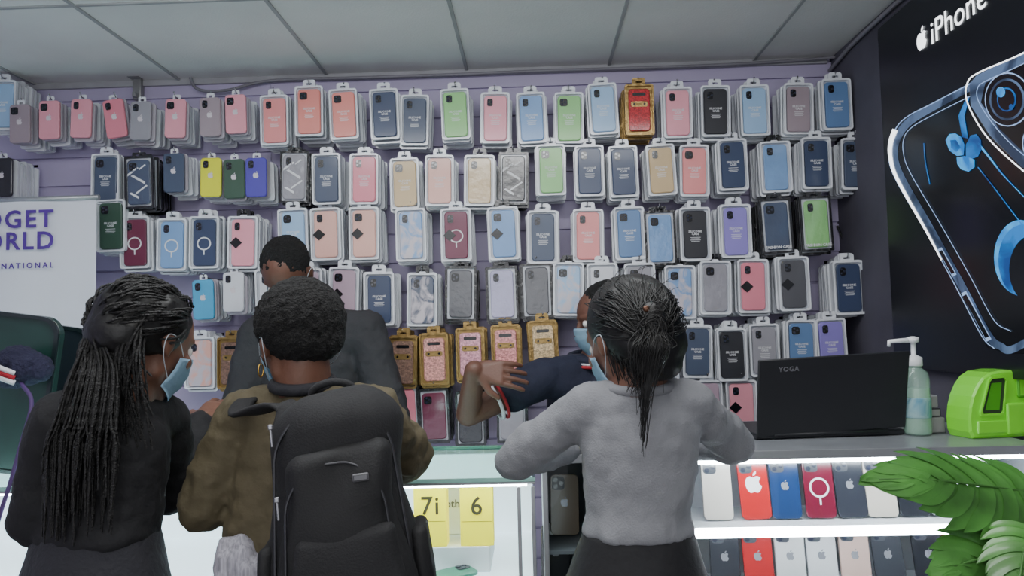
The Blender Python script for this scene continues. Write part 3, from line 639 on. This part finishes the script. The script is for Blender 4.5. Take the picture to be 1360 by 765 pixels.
# ================================================================ PEOPLE
skinD=mat('dark_brown_skin',(94,61,48),.5,bump=.08,bs=150,var=.1,vs=20)
skinM=mat('brown_skin',(106,72,57),.5,bump=.08,bs=150,var=.1,vs=20)
hairm=mat('black_hair',(14,13,14),.5,bump=.1,bs=120,var=.3)
hairc=mat('black_coily_hair',(9,8,9),.9,bump=1,bs=220,var=.3)
maskm=mat('blue_surgical_mask',(164,198,220),.75,bump=.15,bs=80,var=.05)
loopm=mat('white_ear_loop',(180,188,196),.7)
eyew=mat('eye_white',(205,200,195),.2); eyeb=mat('eye_iris',(24,14,10),.1)
def head_prims(c,B,s=1.0):
    L=lambda x,y,z: V(c)+B@(V((x,y,z))*s)
    e=lambda x,y,z,r: E(L(x,y,z),tuple(q*s for q in (r if isinstance(r,tuple) else (r,r,r))),B)
    P=[e(0,0,.02,(.075,.093,.088)),
       e(0,.030,-.005,(.064,.058,.065))+e(0,.058,-.100,(.026,.024,.020))+e(.044,.008,-.070,.018)+e(-.044,.008,-.070,.018),
       e(0,.092,.0,.008)+e(0,.106,-.036,.011), e(.012,.098,-.038,.008)+e(-.012,.098,-.038,.008),
       e(0,.086,-.064,(.023,.012,.006)),e(0,.084,-.074,(.020,.012,.007)),
       e(.018,.084,.018,.009)+e(.048,.070,.018,.008), e(-.018,.084,.018,.009)+e(-.048,.070,.018,.008),
       e(.040,.072,-.028,.018), e(-.040,.072,-.028,.018),
       e(.079,-.008,-.012,(.007,.017,.020))+e(.076,-.002,-.034,(.006,.009,.010)), e(-.079,-.008,-.012,(.007,.017,.020))+e(-.076,-.002,-.034,(.006,.009,.010))]
    return P,L
def cap(a,ra,b,rb): return E(a,ra)+E(b,rb)
def hand_prims(w,d,n,side,curl=.35,sc=1.0,splay=.12):
    d=V(d).normalized(); n=V(n); n=(n-d*n.dot(d)).normalized(); s=d.cross(n)*side
    w=V(w); P=[E(w,.020*sc)+E(w+(d*.03+s*.022)*sc,.013*sc)+E(w+(d*.03-s*.022)*sc,.013*sc)+E(w+(d*.082+s*.030)*sc,.011*sc)+E(w+(d*.078-s*.030)*sc,.010*sc)]
    for i,(ln,off) in enumerate(((.066,.031),(.076,.011),(.070,-.010),(.054,-.030))):
        p=w+(d*.084+s*off)*sc; fd=(d+s*(off/.03)*splay).normalized(); a=curl*(.6+.15*i); r=.0088*sc
        for k,fr in enumerate((.45,.32,.25)):
            ca=a*(k+1)*.8; dd=fd*math.cos(ca)-n*math.sin(ca); q=p+dd*ln*fr*sc
            P.append(cap(p,r,q,r*.93)); p=q; r*=.93
    p=w+(d*.025+s*.024)*sc; dd=(d*.62+s*.75-n*.2).normalized(); q=p+dd*.042*sc; P.append(cap(p,.013*sc,q,.0105*sc)); q2=q+(dd*.6+d*.5-n*.15).normalized()*.032*sc; P.append(cap(q,.0105*sc,q2,.008*sc))
    return P
def mask(c,B,s,par,loops=True):
    m=MB(); G=[]
    nu,nv=18,12
    for i in range(nu+1):
        a=rad(-72+144*i/nu); row=[]
        for j in range(nv+1):
            v=j/nv
            dep=.108+.014*math.sin(pi*min(1,v*1.1))-.024*v+.0015*math.sin(v*22)
            sd=.072-.022*v
            edge=abs(math.sin(a))**3
            z=-.010-.100*v + edge*(.5-v)*(-.045)
            row.append(m.bm.verts.new(V(c)+B@(V((math.sin(a)*sd,math.cos(a)*dep+.004,z))*s)))
        G.append(row)
    for i in range(nu):
        for j in range(nv):
            f=m.bm.faces.new((G[i][j],G[i+1][j],G[i+1][j+1],G[i][j+1])); f.smooth=True
    r=bmesh.ops.solidify(m.bm,geom=list(m.bm.faces),thickness=.0015)
    out=[obj('face_mask',m.mesh('mask'),[maskm],parent=par,label='pale blue surgical mask')]
    for sd in (-1,1):
        L=lambda x,y,z: V(c)+B@(V((x*sd,y,z))*s)
        out.append(obj('ear_loop',tubes('loop',[(catmull([L(.068,.045,-.024),L(.080,.012,.0),L(.087,-.018,.0),L(.088,-.024,-.02),L(.080,-.010,-.045),L(.060,.03,-.074)],6),.0009)],1),[loopm],parent=par))
    return out
def eyes(c,B,s,par):
    out=[]
    for sd in (-1,1):
        L=V(c)+B@(V((.031*sd,.079,-.002))*s)
        m=MB(); bmesh.ops.create_uvsphere(m.bm,u_segments=12,v_segments=8,radius=.0125*s); 
        for v in m.bm.verts: v.co+=L
        for f in m.bm.faces:
            f.smooth=True
            if (f.calc_center_median()-L).normalized().dot(B@V((0,1,0)))>.88: f.material_index=1
        out.append(obj('eye',m.mesh('eye',False),[eyew,eyeb],parent=par))
    return out
def person(label,head,phi,pitch,hs,neck,sh,el,wr,torso,psi,skin,topm,top_disp=.01,hands=(((0,1,-.1),(0,0,1)),((0,1,-.1),(0,0,1))),curl=(.4,.4),voxel=.006,ar=(.052,.043,.031),trm=None,sleeve=(1,1),roll=0,topname='jacket',g=.012,ctop=99,trname='trousers',dsz=.09):
    B=basis(phi,pitch,roll); T=basis(psi)
    hp,L=head_prims(head,B,hs)
    P=list(hp); nb=V(neck)
    P.append(E(L(0,-.018,-.055),.050*hs)+E(nb,.055))
    C=[]
    def sub(r,d): return tuple(max(.01,q-d) for q in r)
    for i in range(len(torso)-1):
        (c0,r0),(c1,r1)=torso[i],torso[i+1]
        P.append(E(c0,sub(r0,g),T)+E(c1,sub(r1,g),T))
        if i<ctop: C.append(E(c0,r0,T)+E(c1,r1,T))
    ct,rt=torso[0]
    for i in (0,1):
        C.append(E(sh[i],ar[0])+E(nb+V((0,0,-.035)),.058)+E(V(ct)+V((0,0,.0)),(rt[0]*.6,rt[1]*.8,rt[2]*.6),T))
        P.append(E(sh[i],ar[0]-g)+E(nb+V((0,0,-.03)),.048)+E(V(ct),(rt[0]*.5,rt[1]*.6,rt[2]*.5),T))
        P.append(cap(sh[i],ar[0]-g,el[i],ar[1]-g)); P.append(cap(el[i],ar[1]-g,wr[i],ar[2]-g+.002))
        if sleeve[i]==1: 
            C.append(cap(sh[i],ar[0],el[i],ar[1]))
            e=V(wr[i]); d=(V(el[i])-e).normalized(); C.append(cap(el[i],ar[1],e+d*.012,ar[2]))
            # gathered cloth folds near the elbow
            for f_ in (.72,.84,.95):
                cc=V(sh[i]).lerp(V(el[i]),f_); rr=ar[0]+(ar[1]-ar[0])*f_
                C.append(E(cc+V((0,0,.003*((-1)**int(f_*100)))),rr+.0035))
        else:
            C.append(cap(sh[i],ar[0]+.004,V(sh[i]).lerp(V(el[i]),.42),ar[0]+.004))
        sd=1 if i==0 else -1
        P+=hand_prims(wr[i],hands[i][0],hands[i][1],sd,curl[i])
    hc,hr=torso[-1]; hc=V(hc); sx=T@V((1,0,0)); fx=T@V((0,1,0))
    TR=[E(hc,(hr[0]+.003,hr[1]+.003,.09),T)]
    if ctop<99:
        c0,r0=torso[ctop]; TR=[E(V(c0),(r0[0]-.002,r0[1]-.002,r0[2]),T)+E(hc,(hr[0]+.003,hr[1]+.003,.09),T)]
    for sd in (-1,1):
        h=hc+sx*.085*sd+V((0,0,-.03)); k=V((h.x,h.y,.50))+fx*.01; a=V((h.x,h.y,.09)); t=a+fx*.16+V((0,0,-.055))
        P.append(cap(h,.075,k,.052)); P.append(cap(k,.052,a,.036)); P.append(E(a+V((0,0,-.035)),(.034,.034,.034))+E(V((t.x,t.y,.028)),(.036,.05,.024),T))
        TR.append(cap(h,.092,k,.068)); TR.append(cap(k,.068,a+V((0,0,.04)),.055))
    o=obj('person',blob('body',P,voxel,2),[skin],label=label,cat='person')
    o.data.materials.clear(); o.data.materials.append(skin)
    K=[obj(topname,blob('top',C,.007,3,top_disp,dsz,topm),[],parent=o)]
    K.append(obj(trname,blob('tr',TR,.010,3,.006,.1,trm),[],parent=o))
    for sd in (-1,1):
        h=hc+sx*.085*sd; a=V((h.x,h.y,.05)); t=a+fx*.16
        s_=blob('shoe',[E(a+V((0,0,-.005)),(.042,.05,.045),T)+E(V((t.x,t.y,.03)),(.042,.055,.030),T)],.008,2); K.append(obj('shoe',s_,[mat('black_shoe',(22,22,24),.5)],parent=o))
    K+=eyes(head,B,hs,o)
    return o,K,B,L
blackc=mat('black_jersey',(18,18,22),.85,bump=.3,bs=60,var=.2)
trouser=mat('black_trousers',(22,22,26),.8,bump=.2,bs=60)
# --- P3
hd=W(836,447,1.50)
swm=mat('grey_knit_sweater',(128,129,134),.95,bump=.22,bs=260,var=.05,vs=30)
o,K,B,L=person('woman in grey sweater with black ponytail leaning on counter',hd,122,18,.98,W(848,516,1.47),
  (W(784,540,1.49),W(914,537,1.50)),(W(682,612,1.60),W(976,590,1.62)),(W(765,597,1.84),W(905,592,1.85)),
  [(W(849,568,1.49),(.120,.086,.07)),(W(849,625,1.49),(.113,.088,.06)),(W(847,676,1.49),(.102,.084,.04)),(W(847,706,1.49),(.110,.090,.016)),(W(847,800,1.49),(.148,.115,.08))],88,skinM,
  swm,.014,ar=(.049,.041,.031),trm=trouser,topname='sweater',hands=(((.6,.6,0),(0,0,1)),((-.6,.6,0),(0,0,1))),ctop=3,dsz=.055,g=.010)
K+=mask(hd,B,.98,o)
me=tubes('collar',[([W(848,513,1.475)+V((.058*math.cos(t),.052*math.sin(t),.006*math.sin(t))) for t in [2*pi*i/24 for i in range(25)]],.011)],3)
K.append(obj('collar',me,[swm],parent=o))
G=W(866,428,1.375)
cap_=blob('hair',[E(L(0,-.022,.030),(.088,.096,.090),B),E(L(0,-.055,-.025),(.082,.06,.068),B),E(L(0,-.04,-.02),(.084,.06,.05),B)+E(L(0,-.06,-.080),(.056,.038,.03),B),
   E(G+V((0,.02,0)),(.032,.024,.040)),E(G+V((.002,.018,-.04)),(.028,.022,.050))],.006,6,.005,.03,hairm)
K.append(obj('hair',cap_,[],parent=o))
ls=[]
gl=B.transposed()@(G-hd)/.98
for i in range(480):
    a=random.uniform(-2.8,2.8); el_=random.uniform(-.3,1.35)
    q=V((math.sin(a)*math.cos(el_)*.089,math.cos(a)*math.cos(el_)*.094-.022,math.sin(el_)*.093+.030))
    if q.y>.035: q.y=.035; q.z=max(q.z,.085)
    tgt=gl+V((random.uniform(-.026,.026),random.uniform(-.002,.012),random.uniform(-.04,.03)))
    q2=(q+tgt)/2; ctr=V((0,-.03,.02)); dv=q2-ctr; q2=ctr+dv*max(1,random.uniform(.093,.097)/dv.length)
    q2+=V((0,0,-.008*abs(q.x)/.09))
    ls.append((catmull([L(*q),L(*q2),L(*tgt)],7),.0009))
for i in range(36):
    c0=G+V((random.uniform(-.012,.014),random.uniform(-.006,.008),random.uniform(-.035,.012))); r1=random.uniform(.014,.026); ph=random.uniform(0,6.28); tl=random.uniform(-.5,.5)
    ls.append(([c0+V((r1*math.cos(t+ph),r1*.45*math.sin(t+ph)*math.sin(tl)-.006*abs(math.sin(t)),r1*1.4*math.sin(t+ph)*math.cos(tl))) for t in [3.4*k/12 for k in range(13)]],.0009))
for i in range(380):
    lo=i<60
    dx=random.gauss(0,.018); 
    ex,ey=(random.gauss(853,3.0),random.uniform(525,610)) if lo else (random.gauss(852,11),random.uniform(470,525))
    e=W(ex,ey,1.372); k=W(866+dx*600,458,1.350+random.uniform(0,.018)); k2=W((866+dx*600+ex)/2+random.uniform(-2,2),(458+ey)/2,1.360)
    N_=catmull([G+V((random.uniform(-.018,.018),random.uniform(-.008,.01),random.uniform(-.02,.01))),k,k2,e],6)
    ls.append((N_,[.0010*(1-.6*j/(len(N_)-1)) for j in range(len(N_))]))
for i in range(150):
    a=L(-.076+random.uniform(0,.075),-.045+random.uniform(-.03,.03),random.uniform(-.04,.02)); e=a+V((random.uniform(-.004,.03),-.004,-random.uniform(.04,.095)))
    ls.append((catmull([a,a.lerp(e,.5)+V((-.005,-.006,0)),e],5),.0009))
for i in range(30):
    a=random.uniform(0,6.28); el_=random.uniform(.2,1.4)
    q=V((math.sin(a)*math.cos(el_)*.090,math.cos(a)*math.cos(el_)*.09-.022,math.sin(el_)*.094+.030)); q2=q*1.04+V((random.uniform(-.02,.02),-.02,random.uniform(0,.006)))
    ls.append(([L(*q),L(*((q+q2)/2+V((0,0,.003)))),L(*q2)],.0005))
K.append(obj('ponytail',tubes('pt',ls,1),[hairm],parent=o))
m=MB(); m.lathe([(.002,-.003),(.005,-.003),(.006,.002),(.002,.004)],16); me=m.mesh('clip'); me.transform(Matrix.Translation(W(858,410,1.350))@Matrix.Rotation(pi/2,4,'X')); K.append(obj('hair_clip',me,[mat('dark_bronze_clip',(96,66,52),.3,.6)],parent=o))
rebase(o,K,(hd.x,1.5,0))
# --- P2
hd=W(396,449,1.50)
olive=mat('olive_brown_jacket',(82,74,54),.8,bump=.3,bs=50,var=.12)
o,K,B,L=person('person in olive jacket, short black hair, wearing a backpack',hd,132,14,.95,W(404,516,1.49),
  (W(325,555,1.50),W(496,550,1.50)),(W(272,672,1.50),W(544,606,1.64)),(W(340,640,1.76),W(470,622,1.765)),
  [(W(410,582,1.50),(.145,.088,.08)),(W(405,650,1.50),(.145,.095,.07)),(W(395,730,1.50),(.150,.100,.07)),(W(390,800,1.50),(.165,.115,.08))],92,skinM,olive,.026,ar=(.055,.050,.037),trm=mat('dark_denim',(30,34,46),.85,bump=.2),hands=(((.4,.7,.3),(0,-.3,1)),((-.5,.6,.3),(0,-.3,1))),dsz=.05)
K+=mask(hd,B,.95,o)
K.append(obj('hair',blob('h',[E(L(0,-.022,.030),(.089,.094,.090),B),E(L(0,-.05,-.015),(.072,.055,.05),B)],.005,3,.012,.012,hairc),[],parent=o))
me=tubes('er',[([L(-.086,.0,-.052)+V((.0,.013*math.cos(t),.013*math.sin(t)-.012)) for t in [2*pi*i/18 for i in range(19)]],.0013)],1)
K.append(obj('earring',me,[mat('gold_metal',(200,160,70),.25,.9)],parent=o))
me=tubes('c',[([W(402,509,1.485)+V((.056*math.cos(t),.050*math.sin(t),.010*math.sin(t))) for t in [2*pi*i/24 for i in range(25)]],.012)],3)
K.append(obj('collar',me,[mat('dark_collar',(40,40,46),.85,bump=.4)],parent=o))
me=blob('shirt',[E(W(322,790,1.42),(.030,.04,.12))+E(W(350,800,1.42),(.05,.05,.06)),E(W(302,775,1.42),(.022,.04,.09))],.008,3,.02,.03)
K.append(obj('shirt_hem',me,[mat('white_striped_shirt',(160,158,168),.8,bump=.3,stretch=(60,60,1),var=.35,vs=4)],parent=o))
rebase(o,K,(hd.x,1.5,0))
# backpack
bpm=mat('black_nylon',(22,22,25),.82,bump=.2,bs=300,var=.15); bpd=mat('black_nylon_panel',(15,15,18),.75,bump=.15,bs=300); zipm=mat('zip_tape',(7,7,8),.5)
def rb(c,d,r,tx=0.0,seg=6,mi=0,sub=True):
    m=MB(); m.box((0,0,0),d,r,seg)
    if sub: bmesh.ops.subdivide_edges(m.bm,edges=[e for e in m.bm.edges if e.calc_length()>.03],cuts=6,use_grid_fill=True)
    for v in m.bm.verts:
        t=(v.co.z/d[2]+.5); v.co.x*=1-tx*t*t; v.co.y+=.03*(t-.5)*min(1,d[2]/.3)
        v.co.y-=.012*max(0,math.cos(v.co.x/d[0]*pi))*max(0,math.sin(t*pi))*(1 if v.co.y<0 else 0)*min(1,d[2]/.3)
        k=.024 if d[2]>.25 else .009
        v.co+=k*V((noise.noise(v.co*9+V(c)),noise.noise(v.co*12+V((5,5,5))),noise.noise(v.co*7+V((1,9,3)))))
    for f in m.bm.faces: f.smooth=True
    for v in m.bm.verts: v.co+=V(c)
    return m
tp=W(444,516,1.36)
base=V((W(468,700,1.31).x,1.325,tp.z-.425))
bk=obj('backpack',None,loc=base,rot=(0,rad(-5),rad(9)),label='soft black backpack with front pocket, worn over olive jacket',cat='backpack')
m=rb((0,0,.22),(.262,.135,.41),.066,.28); b_=obj('body',m.mesh('b'),[bpm],parent=bk)
m=rb((.005,-.076,.18),(.215,.055,.32),.027,.28); obj('front_panel',m.mesh('b'),[bpd],parent=bk)
m=rb((.012,-.112,.12),(.185,.034,.18),.016,.12); obj('front_pocket',m.mesh('b'),[bpm],parent=bk)
m=rb((-.126,-.01,.10),(.03,.10,.17),.014); obj('side_pocket',m.mesh('b'),[bpd],parent=bk)
m=rb((.130,-.01,.10),(.03,.10,.17),.014); obj('side_pocket',m.mesh('b'),[bpd],parent=bk)
def arc(w,h,y,z0,n=24,top=.07,lean=.0):
    pts=[(-w/2,y,z0)]+[(-w/2+top-top*math.cos(a),y,z0+h-top+top*math.sin(a)) for a in [pi/2*i/8 for i in range(9)]]
    pts+=[(w/2-top+top*math.sin(a),y,z0+h-top+top*math.cos(a)) for a in [pi/2*i/8 for i in range(9)]]+[(w/2,y,z0)]
    return [V((p[0]*(1-.24*((p[2]-z0)/h)**2),p[1]+lean*(p[2]-z0),p[2])) for p in pts]
zipg=mat('zip_teeth',(60,60,64),.4,.5)
for a_ in ((arc(.175,.19,-.112,.125,lean=.09),.0022),(arc(.224,.275,-.070,.12,lean=.08),.0028)):
    obj('zipper',tubes('z',[a_],1),[zipg],parent=bk)
m=MB(); m.box((.045,-.112,.290),(.026,.004,.013),.002,mi=0); m.box((.045,-.1145,.290),(.022,.002,.009),.0008,mi=1); obj('brand_tag',m.mesh('t'),[mat('tag_rim',(100,100,104),.4,.4),mat('tag_center',(30,30,32),.5)],parent=bk)
for q in ((-.095,-.070,.365),(-.090,-.10,.252)):
    m=MB(); m.box(q,(.004,.004,.030),.0015); m.box((q[0],q[1],q[2]+.018),(.008,.006,.009),.002); obj('zip_pull',m.mesh('z'),[mat('silver_zip',(150,150,155),.25,.7)],parent=bk)
me=tubes('h',[(catmull([V((-.040,.03,.405)),V((-.032,.02,.430)),V((0,.015,.440)),V((.032,.02,.430)),V((.040,.03,.405))],6),.007)],2); obj('top_handle',me,[bpm],parent=bk)
def strap(pts,w=.042,t=.010):
    P=catmull([V(p)-base for p in pts],8); m=MB(); rows=[]
    for i,p in enumerate(P):
        d=(P[min(i+1,len(P)-1)]-P[max(i-1,0)]).normalized(); s=V((1,0,0)); s=(s-d*s.dot(d)).normalized(); n=d.cross(s)
        rows.append([m.bm.verts.new(p+s*a*w/2+n*b*t/2) for a,b in ((-1,-.4),(-.8,-1),(.8,-1),(1,-.4),(1,.4),(.8,1),(-.8,1),(-1,.4))])
    for a,b in zip(rows,rows[1:]):
        for i in range(8): f=m.bm.faces.new((a[i],a[(i+1)%8],b[(i+1)%8],b[i])); f.smooth=True
    m.bm.faces.new(rows[0]); m.bm.faces.new(rows[-1][::-1]); return m.mesh('strap')
for xo,px in ((-.060,372),(.040,452)):
    s=W(px,528,1.47)
    me=strap([base+V((xo*1.2-.02,.03,.36)),base+V((xo*1.2-.02,.065,.405)),V((s.x,1.43,s.z-.004)),V((s.x,1.50,s.z+.014)),V((s.x,1.575,s.z-.03)),V((s.x,1.60,s.z-.12)),V((s.x,1.605,s.z-.28)),V((s.x+(-.05 if xo<0 else .05),1.57,s.z-.36)),base+V((.13 if xo>0 else -.13,.06,.05))])
    obj('shoulder_strap',me,[bpm],parent=bk)
# --- P1
hd=W(194,449,1.46)
o,K,B,L=person('woman in black top with long braids facing the counter',hd,67,22,.97,W(165,522,1.43),
  (W(82,560,1.40),W(212,556,1.55)),(W(52,690,1.42),W(228,650,1.62)),(W(130,640,1.74),W(268,562,1.785)),
  [(W(148,590,1.46),(.130,.095,.09)),(W(138,660,1.45),(.128,.100,.07)),(W(130,704,1.44),(.130,.102,.04)),(W(125,800,1.44),(.165,.125,.08))],62,skinM,blackc,.020,ar=(.058,.052,.038),trm=mat('charcoal_skirt',(38,38,44),.9,bump=.4,bs=80),topname='top',hands=(((.6,.6,.1),(0,0,1)),((.1,.8,.35),(0,-.4,.8))),ctop=2,dsz=.07)
K+=mask(hd,B,.97,o)
K.append(obj('hair',blob('h',[E(L(0,-.020,.028),(.086,.094,.088),B),E(L(0,-.062,-.01),(.07,.055,.055),B)],.006,3,.008,.02,hairm),[],parent=o))
G=W(133,438,1.40); br=[]
gl=B.transposed()@(G-hd)/.97
def braid(pts,r):
    P=catmull(pts,18); n=len(P); return (P,[r*(1+.20*math.sin(j*1.5))*(1-.35*(j/n)**3) for j in range(n)])
NB=230
for i in range(NB):
    a=random.uniform(-2.5,2.5); el_=random.uniform(-.2,1.3)
    q=V((math.sin(a)*math.cos(el_)*.087,math.cos(a)*math.cos(el_)*.092-.020,math.sin(el_)*.089+.028))
    if q.y>.035: q.y=.035; q.z=max(q.z,.080)
    q2=(q+gl)/2; ctr=V((0,-.03,.015)); dv=q2-ctr; q2=ctr+dv*max(1,random.uniform(.093,.099)/dv.length)
    gx=G+V((random.uniform(-.016,.016),random.uniform(-.02,.02),random.uniform(-.020,.020)))
    t=(i+.5)/NB
    yy=random.random()
    ex=56+94*t+random.uniform(-8,8)
    e=W(ex,random.uniform(610,728)-18*abs(t-.4),1.315+.06*yy)
    k=W(96+60*t,490,1.340+.055*yy); k2=W(.45*(92+66*t)+.55*ex+random.uniform(-4,4),560,1.315+.06*yy); k3=W(ex+random.uniform(-4,4)+4,590+random.uniform(-6,6),1.312+.06*yy)
    br.append(braid([L(*q),L(*q2),gx,k,k2,k3,e] if e.z<k3.z-.02 else [L(*q),L(*q2),gx,k,k2,e],.0025))
for i in range(60):
    q=V((random.uniform(-.03,.08),-.075+random.uniform(-.01,.02),random.uniform(-.02,.03))); a=L(*q)
    e=W(140+66*random.random(),random.uniform(495,600),1.37); br.append(braid([a,a.lerp(e,.4)+V((0,-.02,0)),e],.0025))
K.append(obj('braids',tubes('br',br,1),[mat('black_braid',(15,14,15),.6,bump=.6,bs=300,var=.3)],parent=o))
me=tubes('ring',[([G+(V((-.004,-.002,-.008)))+V((.010*math.cos(t),.028*math.sin(t),.027*math.cos(t)-.010*math.sin(t))) for t in [2*pi*i/20 for i in range(21)]],.004)],2)
K.append(obj('hair_ring',me,[mat('beige_hair_tie',(184,152,108),.6,.1)],parent=o))
rebase(o,K,(hd.x,1.45,0))
# --- P5
hd=W(381,360,2.50)
chj=mat('charcoal_jacket',(44,44,48),.85,bump=.3,bs=50)
o,K,B,L=person('man in charcoal jacket looking down behind the counter',hd,264,50,1.0,W(402,412,2.56),
  (W(345,446,2.56),W(486,440,2.56)),(W(312,560,2.50),W(522,560,2.48)),(W(330,575,2.30),W(440,575,2.26)),
  [(W(414,480,2.56),(.185,.105,.10)),(W(412,560,2.56),(.170,.105,.08)),(V((W(412,560,2.56).x,2.56,1.10)),(.155,.10,.08)),(V((W(412,560,2.56).x,2.56,.98)),(.165,.11,.08))],270,skinD,chj,.022,ar=(.072,.058,.044),trm=trouser,hands=(((.2,-.8,0),(0,0,1)),((-.2,-.8,0),(0,0,1))),dsz=.07)
K+=mask(hd,B,1.0,o)
K.append(obj('hair',blob('h',[E(L(0,-.014,.030),(.080,.098,.084),B)],.005,3,.010,.014,hairc),[],parent=o))
me=tubes('c',[([W(405,416,2.55)+V((.07*math.cos(t),.062*math.sin(t),.012*math.sin(t))) for t in [2*pi*i/24 for i in range(25)]],.014)],3)
K.append(obj('collar',me,[chj],parent=o))
rebase(o,K,(hd.x,2.55,0))
# --- P4
hd=W(805,422,2.45)
navyp=mat('navy_polo',(22,26,46),.85,bump=.25,bs=90)
wr0=W(630,492,2.22)
o,K,B,L=person('shop assistant in navy polo with red and white trim',hd,192,12,1.0,W(792,478,2.47),
  (W(724,500,2.40),W(856,500,2.54)),(W(622,550,2.32),W(880,590,2.56)),(wr0,W(850,600,2.40)),
  [(W(786,530,2.48),(.165,.105,.10)),(W(786,600,2.48),(.15,.105,.08)),(V((W(786,560,2.48).x,2.50,1.08)),(.15,.10,.08)),(V((W(786,560,2.48).x,2.52,.96)),(.16,.11,.08))],235,skinD,navyp,.012,ar=(.060,.048,.038),trm=trouser,sleeve=(0,1),hands=(((1,-.05,-.12),(.1,-1,.35)),((0,-1,0),(0,0,1))),curl=(.3,.4),voxel=.0038,topname='polo_shirt',g=.010)
K+=mask(hd,B,1.0,o)
K.append(obj('hair',blob('h',[E(L(0,-.016,.036),(.084,.092,.086),B)],.005,3,.006,.012,hairc),[],parent=o))
nb=W(786,474,2.46)
def band(c,rx,ry,dz,r,mt,name):
    me=tubes(name,[([c+V((rx*math.cos(t),ry*math.sin(t),dz+.012*math.sin(t))) for t in [2*pi*i/28 for i in range(29)]],r)],2); K.append(obj(name,me,[mt],parent=o))
band(nb,.070,.066,0,.013,navyp,'collar'); 
whk=mat('white_knit_trim',(205,205,210),.8); rdk=mat('red_knit_trim',(160,30,40),.8)
band(nb,.076,.072,-.010,.005,whk,'white_trim'); band(nb,.080,.076,-.019,.005,rdk,'red_trim')
s0=W(724,500,2.40); e0=W(622,550,2.32)
def cuff(t,r,rr,mt,name):
    c=s0.lerp(e0,t); d=(e0-s0).normalized(); x=d.orthogonal().normalized(); y=d.cross(x)
    me=tubes(name,[([c+(x*math.cos(a)+y*math.sin(a))*r for a in [2*pi*i/24 for i in range(25)]],rr)],2); K.append(obj(name,me,[mt],parent=o))
cuff(.66,.058,.006,whk,'cuff_trim'); cuff(.60,.062,.005,rdk,'cuff_trim')
rebase(o,K,(hd.x,2.48,0))

# ================================================================ LIGHTS / WORLD / CAMERA
def area(name,loc,rot,sx,sy,e,c=(1,1,1)):
    l=bpy.data.lights.new(name,'AREA'); l.shape='RECTANGLE'; l.size=sx; l.size_y=sy; l.energy=e; l.color=c
    o=bpy.data.objects.new(name,l); o.location=loc; o.rotation_euler=rot; COL.objects.link(o)
area('ceiling_panel_light',(-.2,1.5,2.56),(rad(16),0,0),1.8,.4,25,(.96,.98,1))
area('ceiling_panel_light',(-.3,-.3,2.56),(rad(12),0,0),1.8,.6,16,(.98,.98,1))
area('shopfront_daylight',(-.4,-1.9,1.6),(rad(100),0,0),2.8,2.0,28,(.96,.98,1))
area('ceiling_fill_uplight',(-.3,.9,1.98),(rad(180+26),0,0),1.6,.4,28,(1,.985,.96))  # unseen fill lamp, added and aimed up to brighten the ceiling
w=bpy.data.worlds.new('w'); bpy.context.scene.world=w; w.use_nodes=True
w.node_tree.nodes['Background'].inputs[0].default_value=(.68,.70,.76,1); w.node_tree.nodes['Background'].inputs[1].default_value=.5
cam=bpy.data.cameras.new('camera'); cam.sensor_width=36; cam.lens=36*F/1360; cam.clip_start=.02
co=bpy.data.objects.new('camera',cam); co.matrix_world=Matrix.Translation(CAM)@R.to_4x4(); COL.objects.link(co); bpy.context.scene.camera=co
